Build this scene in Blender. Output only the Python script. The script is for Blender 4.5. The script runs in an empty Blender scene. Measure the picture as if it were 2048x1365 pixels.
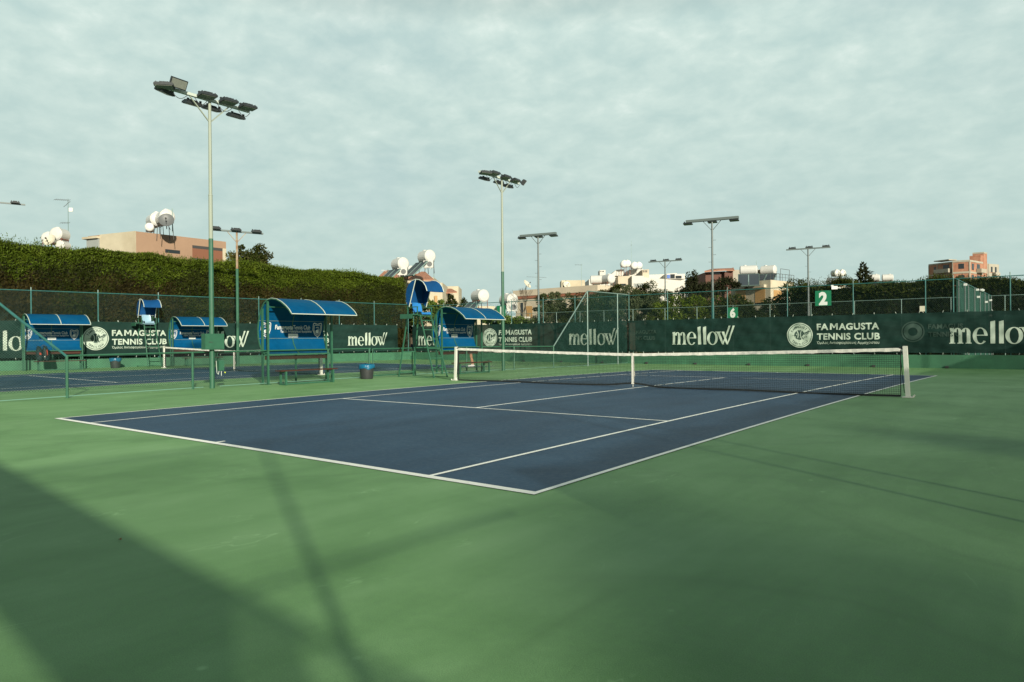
import bpy, bmesh, math, random
import numpy as np
from mathutils import Vector, Matrix

random.seed(7)
rng = np.random.default_rng(7)
S = bpy.context.scene
COL = S.collection

# ------------------------------------------------------------------ camera
CAM = np.array([14.7126, -5.0354, 1.3677])
YAW, PITCH, ROLL, FPX = 0.6684, -0.0008, -0.0086, 1422.47
PW, PH = 2048.0, 1365.0


def _axes():
    ca, sa = math.cos(YAW), math.sin(YAW)
    f = np.array([-sa * math.cos(PITCH), ca * math.cos(PITCH), math.sin(PITCH)])
    r = np.array([ca, sa, 0.0])
    u = np.cross(r, f)
    c, s = math.cos(ROLL), math.sin(ROLL)
    return c * r + s * u, -s * r + c * u, f


RT, UP, FW = _axes()
cd = bpy.data.cameras.new('camera')
cd.sensor_width = 36
cd.lens = 36 * FPX / PW
cd.clip_end = 6000
cd.clip_start = 0.05
cam = bpy.data.objects.new('camera', cd)
COL.objects.link(cam)
M = Matrix.Identity(4)
for i in range(3):
    M[i][0], M[i][1], M[i][2], M[i][3] = RT[i], UP[i], -FW[i], CAM[i]
cam.matrix_world = M
S.camera = cam

# ------------------------------------------------------------------ light
SUN_EL = math.radians(18.5)
SUN_AZ = math.radians(119.4)          # clockwise from +Y
sdir = Vector((math.sin(SUN_AZ) * math.cos(SUN_EL), math.cos(SUN_AZ) * math.cos(SUN_EL), math.sin(SUN_EL)))
ld = bpy.data.lights.new('sun', 'SUN')
ld.energy = 5.0
ld.angle = math.radians(1.3)          # thin cloud softens the disc
ld.color = (1.0, 0.92, 0.74)
sun = bpy.data.objects.new('sun', ld)
COL.objects.link(sun)
sun.rotation_euler = sdir.to_track_quat('Z', 'Y').to_euler()

S.view_settings.view_transform = 'Standard'
S.view_settings.look = 'None'
S.view_settings.exposure = 0.53
S.view_settings.gamma = 1.0

world = bpy.data.worlds.new('World')
S.world = world
world.use_nodes = True
nt = world.node_tree
nt.nodes.clear()


def N(t, typ, **kw):
    n = t.nodes.new(typ)
    for k, v in kw.items():
        setattr(n, k, v)
    return n


def mathn(t, op, a, b=None, c=None):
    n = N(t, 'ShaderNodeMath', operation=op)
    for i, v in enumerate((a, b, c)):
        if v is None:
            continue
        if isinstance(v, (int, float)):
            n.inputs[i].default_value = v
        else:
            t.links.new(v, n.inputs[i])
    return n.outputs[0]


def ramp(t, fac, stops):
    n = N(t, 'ShaderNodeValToRGB')
    el = n.color_ramp.elements
    while len(el) < len(stops):
        el.new(0.5)
    for e, (p, c) in zip(el, stops):
        e.position = p
        e.color = (*c, 1) if len(c) == 3 else c
    t.links.new(fac, n.inputs[0])
    return n.outputs[0]


def mixc(t, fac, a, b, mode='MIX'):
    n = N(t, 'ShaderNodeMix', data_type='RGBA', blend_type=mode)
    for k, v in ((0, fac), (6, a), (7, b)):
        if isinstance(v, (int, float)):
            n.inputs[k].default_value = v
        elif isinstance(v, (tuple, list)):
            n.inputs[k].default_value = (*v, 1)
        else:
            t.links.new(v, n.inputs[k])
    return n.outputs[2]


sky = N(nt, 'ShaderNodeTexSky', sky_type='NISHITA')
sky.sun_disc = False
sky.sun_elevation = SUN_EL
sky.sun_rotation = SUN_AZ
sky.dust_density = 2.0
tc = N(nt, 'ShaderNodeTexCoord')
sep = N(nt, 'ShaderNodeSeparateXYZ')
nt.links.new(tc.outputs['Generated'], sep.inputs[0])
zc = mathn(nt, 'ADD', mathn(nt, 'MAXIMUM', sep.outputs[2], 0.0), 0.30)
cxy = N(nt, 'ShaderNodeCombineXYZ')
nt.links.new(mathn(nt, 'DIVIDE', sep.outputs[0], zc), cxy.inputs[0])
nt.links.new(mathn(nt, 'DIVIDE', sep.outputs[1], zc), cxy.inputs[1])


def cloudnoise(scale, detail, rough, dist, off):
    mp = N(nt, 'ShaderNodeMapping')
    nt.links.new(cxy.outputs[0], mp.inputs[0])
    mp.inputs['Location'].default_value = off
    n = N(nt, 'ShaderNodeTexNoise')
    n.inputs['Scale'].default_value = scale
    n.inputs['Detail'].default_value = detail
    n.inputs['Roughness'].default_value = rough
    n.inputs['Distortion'].default_value = dist
    nt.links.new(mp.outputs[0], n.inputs['Vector'])
    return n.outputs[0]


n1 = cloudnoise(10.5, 6, 0.52, 0.2, (1.3, 0.4, 0))
n2 = cloudnoise(1.1, 3, 0.5, 0.3, (3.1, 7.7, 0))
n3 = cloudnoise(26.0, 5, 0.6, 0.2, (0.2, 5.0, 0))
# brightness pattern of the cloud sheet
pat = mathn(nt, 'ADD', mathn(nt, 'MULTIPLY', n1, 0.74), mathn(nt, 'ADD', mathn(nt, 'MULTIPLY', n2, 0.24), mathn(nt, 'MULTIPLY', n3, 0.22)))
amp_ = ramp(nt, sep.outputs[2], [(0.03, (0.16,) * 3), (0.20, (0.48,) * 3), (0.40, (0.95,) * 3)])
pat = mathn(nt, 'ADD', 0.62, mathn(nt, 'MULTIPLY', mathn(nt, 'SUBTRACT', pat, 0.62), amp_))
cloud = ramp(nt, pat, [(0.46, (5.0, 6.60, 6.30)), (0.57, (5.65, 7.15, 6.72)), (0.67, (6.35, 7.75, 7.20)), (0.78, (7.7, 8.8, 8.2))])
# cloud dimmed high overhead, out of view, to weaken the fill on the ground
elev = ramp(nt, sep.outputs[2], [(0.0, (0.86, 0.90, 0.90)), (0.12, (0.89, 0.92, 0.92)), (0.40, (1.04, 1.04, 1.04)), (0.55, (0.34, 0.36, 0.37))])
cloud = mixc(nt, 1.0, cloud, elev, 'MULTIPLY')
cover = ramp(nt, n2, [(0.28, (0.84,) * 3), (0.45, (0.97,) * 3)])
skyscaled = mixc(nt, 1.0, sky.outputs[0], (1.0, 1.0, 1.0), 'MULTIPLY')
skyc = mixc(nt, cover, skyscaled, cloud)
bg = N(nt, 'ShaderNodeBackground')
bg.inputs[1].default_value = 0.0705
nt.links.new(skyc, bg.inputs[0])
wo = N(nt, 'ShaderNodeOutputWorld')
nt.links.new(bg.outputs[0], wo.inputs[0])

S.cycles.max_bounces = 6
S.cycles.transparent_max_bounces = 12
S.cycles.use_denoising = True


# ------------------------------------------------------------------ helpers
class MB:
    """collects polygons"""

    def __init__(s):
        s.v, s.f = [], []

    def add(s, vs, fs):
        b = len(s.v)
        s.v += [tuple(map(float, p)) for p in vs]
        s.f += [tuple(i + b for i in f) for f in fs]
        return s

    def box(s, c, d, rz=0.0, ry=0.0, rx=0.0):
        R = Matrix.Rotation(rz, 3, 'Z') @ Matrix.Rotation(ry, 3, 'Y') @ Matrix.Rotation(rx, 3, 'X')
        vs = []
        for x in (-.5, .5):
            for y in (-.5, .5):
                for z in (-.5, .5):
                    vs.append(Vector(c) + R @ Vector((x * d[0], y * d[1], z * d[2])))
        return s.add(vs, [(0, 1, 3, 2), (4, 6, 7, 5), (0, 4, 5, 1), (2, 3, 7, 6), (0, 2, 6, 4), (1, 5, 7, 3)])

    def bx(s, x0, x1, y0, y1, z0, z1):
        return s.box(((x0 + x1) / 2, (y0 + y1) / 2, (z0 + z1) / 2), (abs(x1 - x0), abs(y1 - y0), abs(z1 - z0)))

    def tube(s, p, q, r, r2=None, n=8, cap=True):
        p, q = Vector(p), Vector(q)
        r2 = r if r2 is None else r2
        d = (q - p)
        if d.length < 1e-6:
            return s
        d.normalize()
        a = d.orthogonal().normalized()
        b = d.cross(a)
        vs = []
        for c, rr in ((p, r), (q, r2)):
            for i in range(n):
                t = 2 * math.pi * i / n
                vs.append(c + a * math.cos(t) * rr + b * math.sin(t) * rr)
        fs = [(i, (i + 1) % n, n + (i + 1) % n, n + i) for i in range(n)]
        if cap:
            fs += [tuple(range(n - 1, -1, -1)), tuple(range(n, 2 * n))]
        return s.add(vs, fs)

    def pline(s, pts, r, n=6):
        for a, b in zip(pts[:-1], pts[1:]):
            s.tube(a, b, r, n=n)
        return s

    def bar(s, p, q, w, h, up=(0, 0, 1)):
        """rectangular bar from p to q"""
        p, q = Vector(p), Vector(q)
        d = (q - p).normalized()
        u = Vector(up)
        if abs(d.dot(u)) > 0.98:
            u = Vector((1, 0, 0))
        a = d.cross(u).normalized()
        b = a.cross(d)
        vs = []
        for c in (p, q):
            for sx, sy in ((-1, -1), (1, -1), (1, 1), (-1, 1)):
                vs.append(c + a * sx * w / 2 + b * sy * h / 2)
        return s.add(vs, [(0, 3, 2, 1), (4, 5, 6, 7), (0, 1, 5, 4), (1, 2, 6, 5), (2, 3, 7, 6), (3, 0, 4, 7)])

    def lathe(s, c, prof, n=20, axis='Z'):
        vs, fs = [], []
        for r, z in prof:
            for i in range(n):
                t = 2 * math.pi * i / n
                p = (r * math.cos(t), r * math.sin(t), z)
                if axis == 'X':
                    p = (p[2], p[0], p[1])
                elif axis == 'Y':
                    p = (p[1], p[2], p[0])
                vs.append((c[0] + p[0], c[1] + p[1], c[2] + p[2]))
        m = len(prof)
        for j in range(m - 1):
            for i in range(n):
                k = (i + 1) % n
                fs.append((j * n + i, j * n + k, (j + 1) * n + k, (j + 1) * n + i))
        fs += [tuple(range(n - 1, -1, -1)), tuple(range((m - 1) * n, m * n))]
        return s.add(vs, fs)

    def prism(s, base, z0, z1):
        """vertical prism over a counter-clockwise plan polygon"""
        n = len(base)
        vs = [(p[0], p[1], z0) for p in base] + [(p[0], p[1], z1) for p in base]
        fs = [tuple(range(n - 1, -1, -1)), tuple(range(n, 2 * n))]
        fs += [(i, (i + 1) % n, n + (i + 1) % n, n + i) for i in range(n)]
        return s.add(vs, fs)

    def sheet(s, pts, thick, nrm):
        """planar polygon given thickness along nrm"""
        n = len(pts)
        nv = Vector(nrm).normalized() * thick
        a = [Vector(p) for p in pts]
        b = [p + nv for p in a]
        fs = [tuple(range(n - 1, -1, -1)), tuple(range(n, 2 * n))]
        fs += [(i, (i + 1) % n, n + (i + 1) % n, n + i) for i in range(n)]
        return s.add(a + b, fs)

    def map(s, fn):
        s.v = [tuple(fn(p)) for p in s.v]
        return s


def mesh(name, mb, mats, fmat=None, smooth=False, fix=True):
    me = bpy.data.meshes.new(name)
    me.from_pydata(mb.v, [], mb.f)
    mats = mats if isinstance(mats, (list, tuple)) else [mats]
    for m in mats:
        me.materials.append(m)
    if fmat is not None:
        me.polygons.foreach_set('material_index', np.asarray(fmat, dtype=np.int32))
    if fix and len(mb.f) < 60000:
        bm = bmesh.new()
        bm.from_mesh(me)
        bmesh.ops.recalc_face_normals(bm, faces=bm.faces)
        bm.to_mesh(me)
        bm.free()
    if smooth:
        me.polygons.foreach_set('use_smooth', [True] * len(me.polygons))
    return me


def link(name, me, parent=None):
    o = bpy.data.objects.new(name, me)
    COL.objects.link(o)
    if parent is not None:
        o.parent = parent
    return o


def part(name, mb, mat, parent=None, world=False, smooth=False, label=None, fmat=None, fix=True):
    """one mesh object; with world=True the polygons are in world coordinates and the parent is unrotated"""
    if world and parent is not None:
        w = Vector(parent.location)
        p = parent.parent
        while p is not None:
            w += Vector(p.location)
            p = p.parent
        mb.v = [(a - w.x, b - w.y, c - w.z) for a, b, c in mb.v]
    o = link(name, mesh(name, mb, mat, fmat, smooth, fix), parent)
    if label:
        o['label'] = label
    return o


def tag(o, label, cat, group=None):
    o['label'] = label
    o['category'] = cat
    if group:
        o['group'] = group
    return o


def thing(name, label, cat, loc=(0, 0, 0), rz=0.0, group=None):
    o = bpy.data.objects.new(name, None)
    o.empty_display_size = 0.2
    COL.objects.link(o)
    o.location = loc
    o.rotation_euler = (0, 0, rz)
    return tag(o, label, cat, group)


def struct(name, mb, mat, smooth=False, fmat=None):
    o = part(name, mb, mat, smooth=smooth, fmat=fmat)
    o['kind'] = 'structure'
    return o


def dup(root, loc, rz, label):
    r = root.copy()
    COL.objects.link(r)
    r.location = loc
    r.rotation_euler = (0, 0, rz)
    r['label'] = label
    for ch in list(root.children):
        c = ch.copy()
        COL.objects.link(c)
        c.parent = r
        for g in list(ch.children):
            d = g.copy()
            COL.objects.link(d)
            d.parent = c
    return r


# pixel of the 2048-wide photo at a real distance along the view axis -> point (used to place far things)
def ray(u, v):
    return FW + RT * (u - PW / 2) / FPX - UP * (v - PH / 2) / FPX


def at(u, v, d):
    return Vector(CAM + ray(u, v) * d)


def at_z(u, v, z):
    r = ray(u, v)
    return Vector(CAM + r * (z - CAM[2]) / r[2])


def at_y(u, v, y):
    r = ray(u, v)
    return Vector(CAM + r * (y - CAM[1]) / r[1])


def at_x(u, v, x):
    r = ray(u, v)
    return Vector(CAM + r * (x - CAM[0]) / r[0])


def gz(x, y):
    """height of the courts: a slight crown along each court and a slight fall across"""
    z = 0.063 * max(0.0, 4 * y * (23.77 - y) / 23.77 ** 2)
    if x < -5.2:
        z += (-5.2 - x) * 0.004
    return z


# ------------------------------------------------------------------ materials
def mat(name, col, rough=0.6, noise=None, bump=None, metal=0.0, spec=0.5, col2=None, stretch=None, trans=0.0):
    """noise=(scale, amount) value variation; col2 = second colour mixed by a larger noise"""
    if name != 'line_white':
        col = tuple(x * 0.76 for x in col)
        col2 = tuple(x * 0.76 for x in col2) if col2 else None
    m = bpy.data.materials.new(name)
    m.use_nodes = True
    t = m.node_tree
    b = t.nodes['Principled BSDF']
    b.inputs['Roughness'].default_value = rough
    b.inputs['Metallic'].default_value = metal
    b.inputs['Specular IOR Level'].default_value = spec
    b.inputs['Base Color'].default_value = (*col, 1)
    tcn = N(t, 'ShaderNodeTexCoord')
    vec = tcn.outputs['Object']
    if stretch:
        mp = N(t, 'ShaderNodeMapping')
        mp.inputs['Scale'].default_value = stretch
        t.links.new(vec, mp.inputs[0])
        vec = mp.outputs[0]
    c = None
    if noise:
        n = N(t, 'ShaderNodeTexNoise')
        n.inputs['Scale'].default_value = noise[0]
        n.inputs['Detail'].default_value = 5
        n.inputs['Roughness'].default_value = 0.65
        t.links.new(vec, n.inputs['Vector'])
        a = noise[1]
        d = tuple(x * (1 - a) for x in col)
        l = tuple(min(1, x * (1 + a)) for x in col)
        c = ramp(t, n.outputs[0], [(0.3, d), (0.7, l)])
        if col2:
            n2_ = N(t, 'ShaderNodeTexNoise')
            n2_.inputs['Scale'].default_value = noise[0] * 0.37
            n2_.inputs['Detail'].default_value = 4
            t.links.new(vec, n2_.inputs['Vector'])
            f = ramp(t, n2_.outputs[0], [(0.45, (0, 0, 0)), (0.62, (1, 1, 1))])
            c = mixc(t, f, c, col2)
        t.links.new(c, b.inputs['Base Color'])
    if bump:
        nb = N(t, 'ShaderNodeTexNoise')
        nb.inputs['Scale'].default_value = bump[0]
        nb.inputs['Detail'].default_value = 4
        t.links.new(vec, nb.inputs['Vector'])
        bp = N(t, 'ShaderNodeBump')
        bp.inputs['Strength'].default_value = bump[1]
        bp.inputs['Distance'].default_value = 0.02
        t.links.new(nb.outputs[0], bp.inputs['Height'])
        t.links.new(bp.outputs[0], b.inputs['Normal'])
    if trans > 0:
        tr = N(t, 'ShaderNodeBsdfTransparent')
        mx = N(t, 'ShaderNodeMixShader')
        mx.inputs[0].default_value = 1 - trans
        out = t.nodes['Material Output']
        t.links.new(tr.outputs[0], mx.inputs[1])
        t.links.new(b.outputs[0], mx.inputs[2])
        t.links.new(mx.outputs[0], out.inputs[0])
    return m


def court_mat(name, base, dark, light, rough, spec):
    """acrylic court paint: mottled wash marks, long squeegee streaks, fine pale scuffs"""
    m = bpy.data.materials.new(name)
    m.use_nodes = True
    t = m.node_tree
    b = t.nodes['Principled BSDF']
    b.inputs['Specular IOR Level'].default_value = spec
    tcn = N(t, 'ShaderNodeTexCoord')
    o = tcn.outputs['Object']

    def noise(scale, det, rgh, st=None, rz=0.0, dist=0.0):
        v = o
        if st:
            mp = N(t, 'ShaderNodeMapping')
            mp.inputs['Scale'].default_value = st
            mp.inputs['Rotation'].default_value = (0, 0, rz)
            t.links.new(o, mp.inputs[0])
            v = mp.outputs[0]
        n = N(t, 'ShaderNodeTexNoise')
        n.inputs['Scale'].default_value = scale
        n.inputs['Detail'].default_value = det
        n.inputs['Roughness'].default_value = rgh
        n.inputs['Distortion'].default_value = dist
        t.links.new(v, n.inputs['Vector'])
        return n.outputs[0]
    big = noise(0.55, 5, 0.6, dist=0.4)
    streak = noise(1.6, 4, 0.6, (1.0, 0.18, 1), 0.25)
    fine = noise(16, 4, 0.7)
    grain = noise(160, 2, 0.6)
    a = mathn(t, 'ADD', mathn(t, 'MULTIPLY', big, 0.45), mathn(t, 'ADD', mathn(t, 'MULTIPLY', streak, 0.35), mathn(t, 'MULTIPLY', fine, 0.2)))
    c = ramp(t, a, [(0.38, dark), (0.5, base), (0.62, light)])
    g = ramp(t, grain, [(0.3, (0.80,) * 3), (0.7, (1.16,) * 3)])
    c = mixc(t, 1.0, c, g, 'MULTIPLY')
    # scuffs: thin bright arcs where a stretched noise crosses a level
    s1 = noise(2.2, 3, 0.55, (1.0, 0.3, 1), 0.8, 1.2)
    band = mathn(t, 'SUBTRACT', 1.0, mathn(t, 'MINIMUM', 1.0, mathn(t, 'MULTIPLY', mathn(t, 'ABSOLUTE', mathn(t, 'SUBTRACT', s1, 0.5)), 110.0)))
    msk = ramp(t, noise(1.1, 2, 0.5), [(0.56, (0, 0, 0)), (0.70, (1, 1, 1))])
    sc = mathn(t, 'MULTIPLY', mathn(t, 'MULTIPLY', band, msk), 0.30)
    c = mixc(t, sc, c, tuple(min(1, x * 1.5 + 0.12) for x in light))
    # ball marks and grit: scattered small pale specks
    vo = N(t, 'ShaderNodeTexVoronoi')
    vo.inputs['Scale'].default_value = 1.9
    t.links.new(o, vo.inputs['Vector'])
    sp_ = ramp(t, vo.outputs['Distance'], [(0.018, (0.5,) * 3), (0.055, (0, 0, 0))])
    gate = ramp(t, noise(0.8, 3, 0.6), [(0.48, (0, 0, 0)), (0.62, (1, 1, 1))])
    c = mixc(t, mathn(t, 'MULTIPLY', sp_, gate), c, tuple(min(1, x * 1.35 + 0.05) for x in light))
    # broad faint tide marks
    tide = noise(0.28, 4, 0.55, dist=0.8)
    tl_ = mathn(t, 'SUBTRACT', 1.0, mathn(t, 'MINIMUM', 1.0, mathn(t, 'MULTIPLY', mathn(t, 'ABSOLUTE', mathn(t, 'SUBTRACT', tide, 0.5)), 28.0)))
    c = mixc(t, mathn(t, 'MULTIPLY', tl_, 0.22), c, tuple(x * 0.75 for x in dark))
    t.links.new(c, b.inputs['Base Color'])
    rr = ramp(t, fine, [(0.3, (rough - 0.06,) * 3), (0.7, (rough + 0.08,) * 3)])
    t.links.new(rr, b.inputs['Roughness'])
    bp = N(t, 'ShaderNodeBump')
    bp.inputs['Strength'].default_value = 0.25
    bp.inputs['Distance'].default_value = 0.004
    t.links.new(grain, bp.inputs['Height'])
    t.links.new(bp.outputs[0], b.inputs['Normal'])
    return m


m_green = court_mat('court_green', (0.148, 0.306, 0.118), (0.106, 0.240, 0.084), (0.192, 0.362, 0.158), 0.62, 0.35)
m_blue = court_mat('court_blue', (0.0165, 0.054, 0.108), (0.0110, 0.040, 0.084), (0.0250, 0.070, 0.130), 0.58, 0.35)
m_line = mat('line_white', (0.90, 0.91, 0.85), 0.6, (9, 0.06))
m_dirt = mat('dry_ground', (0.20, 0.17, 0.11), 0.9, (0.8, 0.25))
m_steel_g = mat('green_paint', (0.028, 0.120, 0.070), 0.45, (6, 0.15))
m_steel_t = mat('teal_paint', (0.030, 0.145, 0.140), 0.45, (5, 0.2))
m_galv = mat('galvanised', (0.19, 0.28, 0.26), 0.5, (8, 0.15), metal=0.3)
m_mesh = mat('mesh_wire', (0.010, 0.050, 0.040), 0.5)
m_meshs = mat('mesh_wire_coated', (0.02, 0.09, 0.06), 0.6)
m_meshg = mat('mesh_wire_grey', (0.03, 0.05, 0.04), 0.5)
m_wallg = mat('wall_green', (0.050, 0.185, 0.098), 0.7, (2.2, 0.16), (30, 0.2), col2=(0.042, 0.155, 0.085))
m_banner = mat('banner_green', (0.0062, 0.030, 0.0245), 0.8, (1.6, 0.26), (6, 0.9), stretch=(0.35, 0.35, 1.6), trans=0.035, spec=0.2)
m_letter = mat('lettering_pale', (0.46, 0.55, 0.47), 0.7, (3, 0.06))
m_ghost = mat('lettering_faint', (0.020, 0.054, 0.042), 0.75)
m_dark = mat('emblem_dark', (0.022, 0.058, 0.045), 0.7)
m_blueP = mat('canopy_blue', (0.0010, 0.076, 0.195), 0.55, (2.2, 0.18), spec=0.06, col2=(0.006, 0.088, 0.195))
m_blueC = mat('canvas_blue', (0.0015, 0.062, 0.20), 0.7, (4, 0.1), (5, 0.5), spec=0.2)
m_seat = mat('seat_blue', (0.02, 0.20, 0.55), 0.35)
m_seat2 = mat('seat_pale_blue', (0.30, 0.48, 0.62), 0.35)
m_white = mat('white_paint', (0.74, 0.75, 0.68), 0.5, (6, 0.05))
m_edge = mat('pale_trim', (0.55, 0.62, 0.56), 0.5)
m_tape = mat('net_tape', (0.80, 0.79, 0.72), 0.7, (14, 0.10), (10, 0.6), stretch=(1, 0.3, 1))
m_net = mat('net_cord', (0.008, 0.012, 0.013), 0.8)
m_wood = mat('brown_plank', (0.060, 0.023, 0.015), 0.6, (9, 0.3), stretch=(6, 0.5, 6), spec=0.25)
m_bin = mat('bin_grey', (0.035, 0.038, 0.042), 0.5, (10, 0.15))
m_liner = mat('bin_liner_blue', (0.008, 0.13, 0.25), 0.25, (12, 0.2), (14, 1.0))
m_ball = mat('tennis_ball', (0.62, 0.72, 0.06), 0.8)
m_pole = mat('pole_pale', (0.30, 0.345, 0.285), 0.5, (3, 0.12), stretch=(1, 1, 0.2))
m_rust = mat('pole_rust', (0.34, 0.27, 0.18), 0.6, (5, 0.25), col2=(0.25, 0.12, 0.06))
m_lamp = mat('lamp_body', (0.035, 0.042, 0.046), 0.45, (10, 0.2), metal=0.2)
m_lampg = mat('lamp_glass', (0.23, 0.25, 0.22), 0.4, (14, 0.12), spec=0.3)
m_arm = mat('arm_grey', (0.13, 0.165, 0.165), 0.5)
m_thin = mat('thin_pole_grey', (0.12, 0.15, 0.15), 0.5, (3, 0.2))
m_wirep = mat('pale_wire', (0.16, 0.33, 0.27), 0.5)
m_sign = mat('sign_green', (0.008, 0.19, 0.09), 0.45)
m_signw = mat('sign_white', (0.80, 0.82, 0.80), 0.5)
m_tank = mat('tank_white', (0.64, 0.64, 0.61), 0.3, (6, 0.06))
m_dish = mat('dish_grey', (0.13, 0.14, 0.145), 0.5)
m_dishc = mat('dish_cream', (0.66, 0.62, 0.50), 0.5, (6, 0.1))
m_panel = mat('collector_glass', (0.05, 0.065, 0.08), 0.4, spec=0.3)
m_iron = mat('iron_dark', (0.05, 0.05, 0.05), 0.6)
m_ironr = mat('iron_red', (0.22, 0.06, 0.035), 0.7)
m_glass = mat('window_dark', (0.02, 0.025, 0.03), 0.12)
m_cream = mat('render_cream', (0.58, 0.52, 0.39), 0.85, (0.9, 0.10), (20, 0.2), col2=(0.48, 0.41, 0.29))
m_cream2 = mat('render_beige', (0.60, 0.52, 0.40), 0.85, (0.8, 0.09), (20, 0.2), col2=(0.53, 0.45, 0.34))
m_tan = mat('render_tan', (0.35, 0.225, 0.150), 0.85, (0.7, 0.06), (20, 0.2))
m_tan2 = mat('tan_recess_shade', (0.22, 0.09, 0.05), 0.85)
m_whiteb = mat('render_white', (0.64, 0.62, 0.57), 0.8, (0.6, 0.04))
m_brownw = mat('render_brown', (0.13, 0.058, 0.042), 0.85, (0.9, 0.15))
m_tile = mat('roof_tile', (0.37, 0.175, 0.11), 0.8, (5, 0.3), (14, 0.8), stretch=(1, 1, 3))
m_redband = mat('red_band', (0.32, 0.12, 0.07), 0.8)
m_conc = mat('raw_concrete', (0.40, 0.37, 0.30), 0.9, (0.6, 0.14))
m_shut = mat('shutter_orange', (0.50, 0.29, 0.11), 0.6, (30, 0.15), stretch=(0.1, 0.1, 6))
m_bluew = mat('blue_window', (0.01, 0.10, 0.45), 0.3)
m_grey = mat('cladding_grey', (0.34, 0.37, 0.36), 0.6, (30, 0.12), stretch=(3, 3, 0.1))
m_screen = mat('shade_net', (0.008, 0.075, 0.055), 0.8, (2, 0.2), trans=0.3)
m_bark = mat('bark', (0.10, 0.075, 0.05), 0.9, (8, 0.3))
m_skin = mat('skin', (0.50, 0.25, 0.14), 0.55)
m_cloth = mat('white_cloth', (0.72, 0.72, 0.70), 0.8)
m_navy = mat('navy_cloth', (0.02, 0.03, 0.07), 0.8)
m_hair = mat('dark_hair', (0.02, 0.013, 0.01), 0.7)
m_bag = mat('bag_teal', (0.006, 0.020, 0.024), 0.7, (10, 0.5), spec=0.2)
m_bagr = mat('bag_red', (0.45, 0.05, 0.02), 0.5)
m_orange = mat('leaf_litter', (0.30, 0.10, 0.03), 0.8)


def brick_mat():
    m = bpy.data.materials.new('hollow_brick')
    m.use_nodes = True
    t = m.node_tree
    b = t.nodes['Principled BSDF']
    b.inputs['Roughness'].default_value = 0.9
    tcn = N(t, 'ShaderNodeTexCoord')
    n = N(t, 'ShaderNodeTexNoise')
    n.inputs['Scale'].default_value = 0.5
    n.inputs['Detail'].default_value = 8
    n.inputs['Roughness'].default_value = 0.75
    t.links.new(tcn.outputs['Object'], n.inputs['Vector'])
    w = N(t, 'ShaderNodeTexWave', wave_type='BANDS', bands_direction='Z')
    w.inputs['Scale'].default_value = 1.6
    w.inputs['Distortion'].default_value = 0.3
    t.links.new(tcn.outputs['Object'], w.inputs['Vector'])
    c = ramp(t, n.outputs[0], [(0.35, (0.22, 0.090, 0.052)), (0.52, (0.31, 0.140, 0.085)), (0.68, (0.36, 0.21, 0.14))])
    c = mixc(t, ramp(t, w.outputs[0], [(0.0, (0.35,) * 3), (0.12, (0, 0, 0))]), c, (0.36, 0.27, 0.20))
    t.links.new(c, b.inputs['Base Color'])
    return m


m_brick = brick_mat()


def leaf_mat(name, cols, scale=1.2):
    cols = [tuple(x * 0.74 for x in c_) for c_ in cols]
    m = bpy.data.materials.new(name)
    m.use_nodes = True
    t = m.node_tree
    b = t.nodes['Principled BSDF']
    b.inputs['Roughness'].default_value = 0.65
    b.inputs['Specular IOR Level'].default_value = 0.10
    tcn = N(t, 'ShaderNodeTexCoord')
    n = N(t, 'ShaderNodeTexNoise')
    n.inputs['Scale'].default_value = scale
    n.inputs['Detail'].default_value = 9
    n.inputs['Roughness'].default_value = 0.8
    t.links.new(tcn.outputs['Object'], n.inputs['Vector'])
    k = len(cols)
    c = ramp(t, n.outputs[0], [(0.34 + 0.32 * i / (k - 1), cc) for i, cc in enumerate(cols)])
    t.links.new(c, b.inputs['Base Color'])
    # leaves let some light through
    tl = N(t, 'ShaderNodeBsdfTranslucent')
    t.links.new(c, tl.inputs[0])
    mx = N(t, 'ShaderNodeMixShader')
    mx.inputs[0].default_value = 0.22
    out = t.nodes['Material Output']
    t.links.new(b.outputs[0], mx.inputs[1])
    t.links.new(tl.outputs[0], mx.inputs[2])
    t.links.new(mx.outputs[0], out.inputs[0])
    return m


l_fresh = leaf_mat('cypress_fresh', [(0.045, 0.075, 0.007), (0.092, 0.138, 0.012), (0.155, 0.205, 0.022)], 1.6)
l_mid = leaf_mat('cypress_mid', [(0.022, 0.033, 0.006), (0.044, 0.059, 0.010), (0.078, 0.092, 0.018)])
l_brown = leaf_mat('cypress_brown', [(0.026, 0.024, 0.008), (0.056, 0.047, 0.013), (0.100, 0.080, 0.026)])
l_core = mat('hedge_core', (0.018, 0.018, 0.008), 0.9)
l_dark = leaf_mat('cypress_dark', [(0.008, 0.014, 0.0025), (0.016, 0.026, 0.0045), (0.030, 0.044, 0.008)])
l_olive = leaf_mat('olive_leaf', [(0.038, 0.056, 0.024), (0.084, 0.108, 0.052), (0.150, 0.175, 0.098)])
l_euc = leaf_mat('broad_leaf', [(0.050, 0.050, 0.018), (0.095, 0.095, 0.030), (0.145, 0.140, 0.045)])
l_pine = leaf_mat('pine_dark', [(0.014, 0.018, 0.008), (0.028, 0.034, 0.014), (0.050, 0.055, 0.024)])
l_light = leaf_mat('light_leaf', [(0.070, 0.120, 0.018), (0.110, 0.175, 0.028), (0.150, 0.220, 0.045)])


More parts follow.
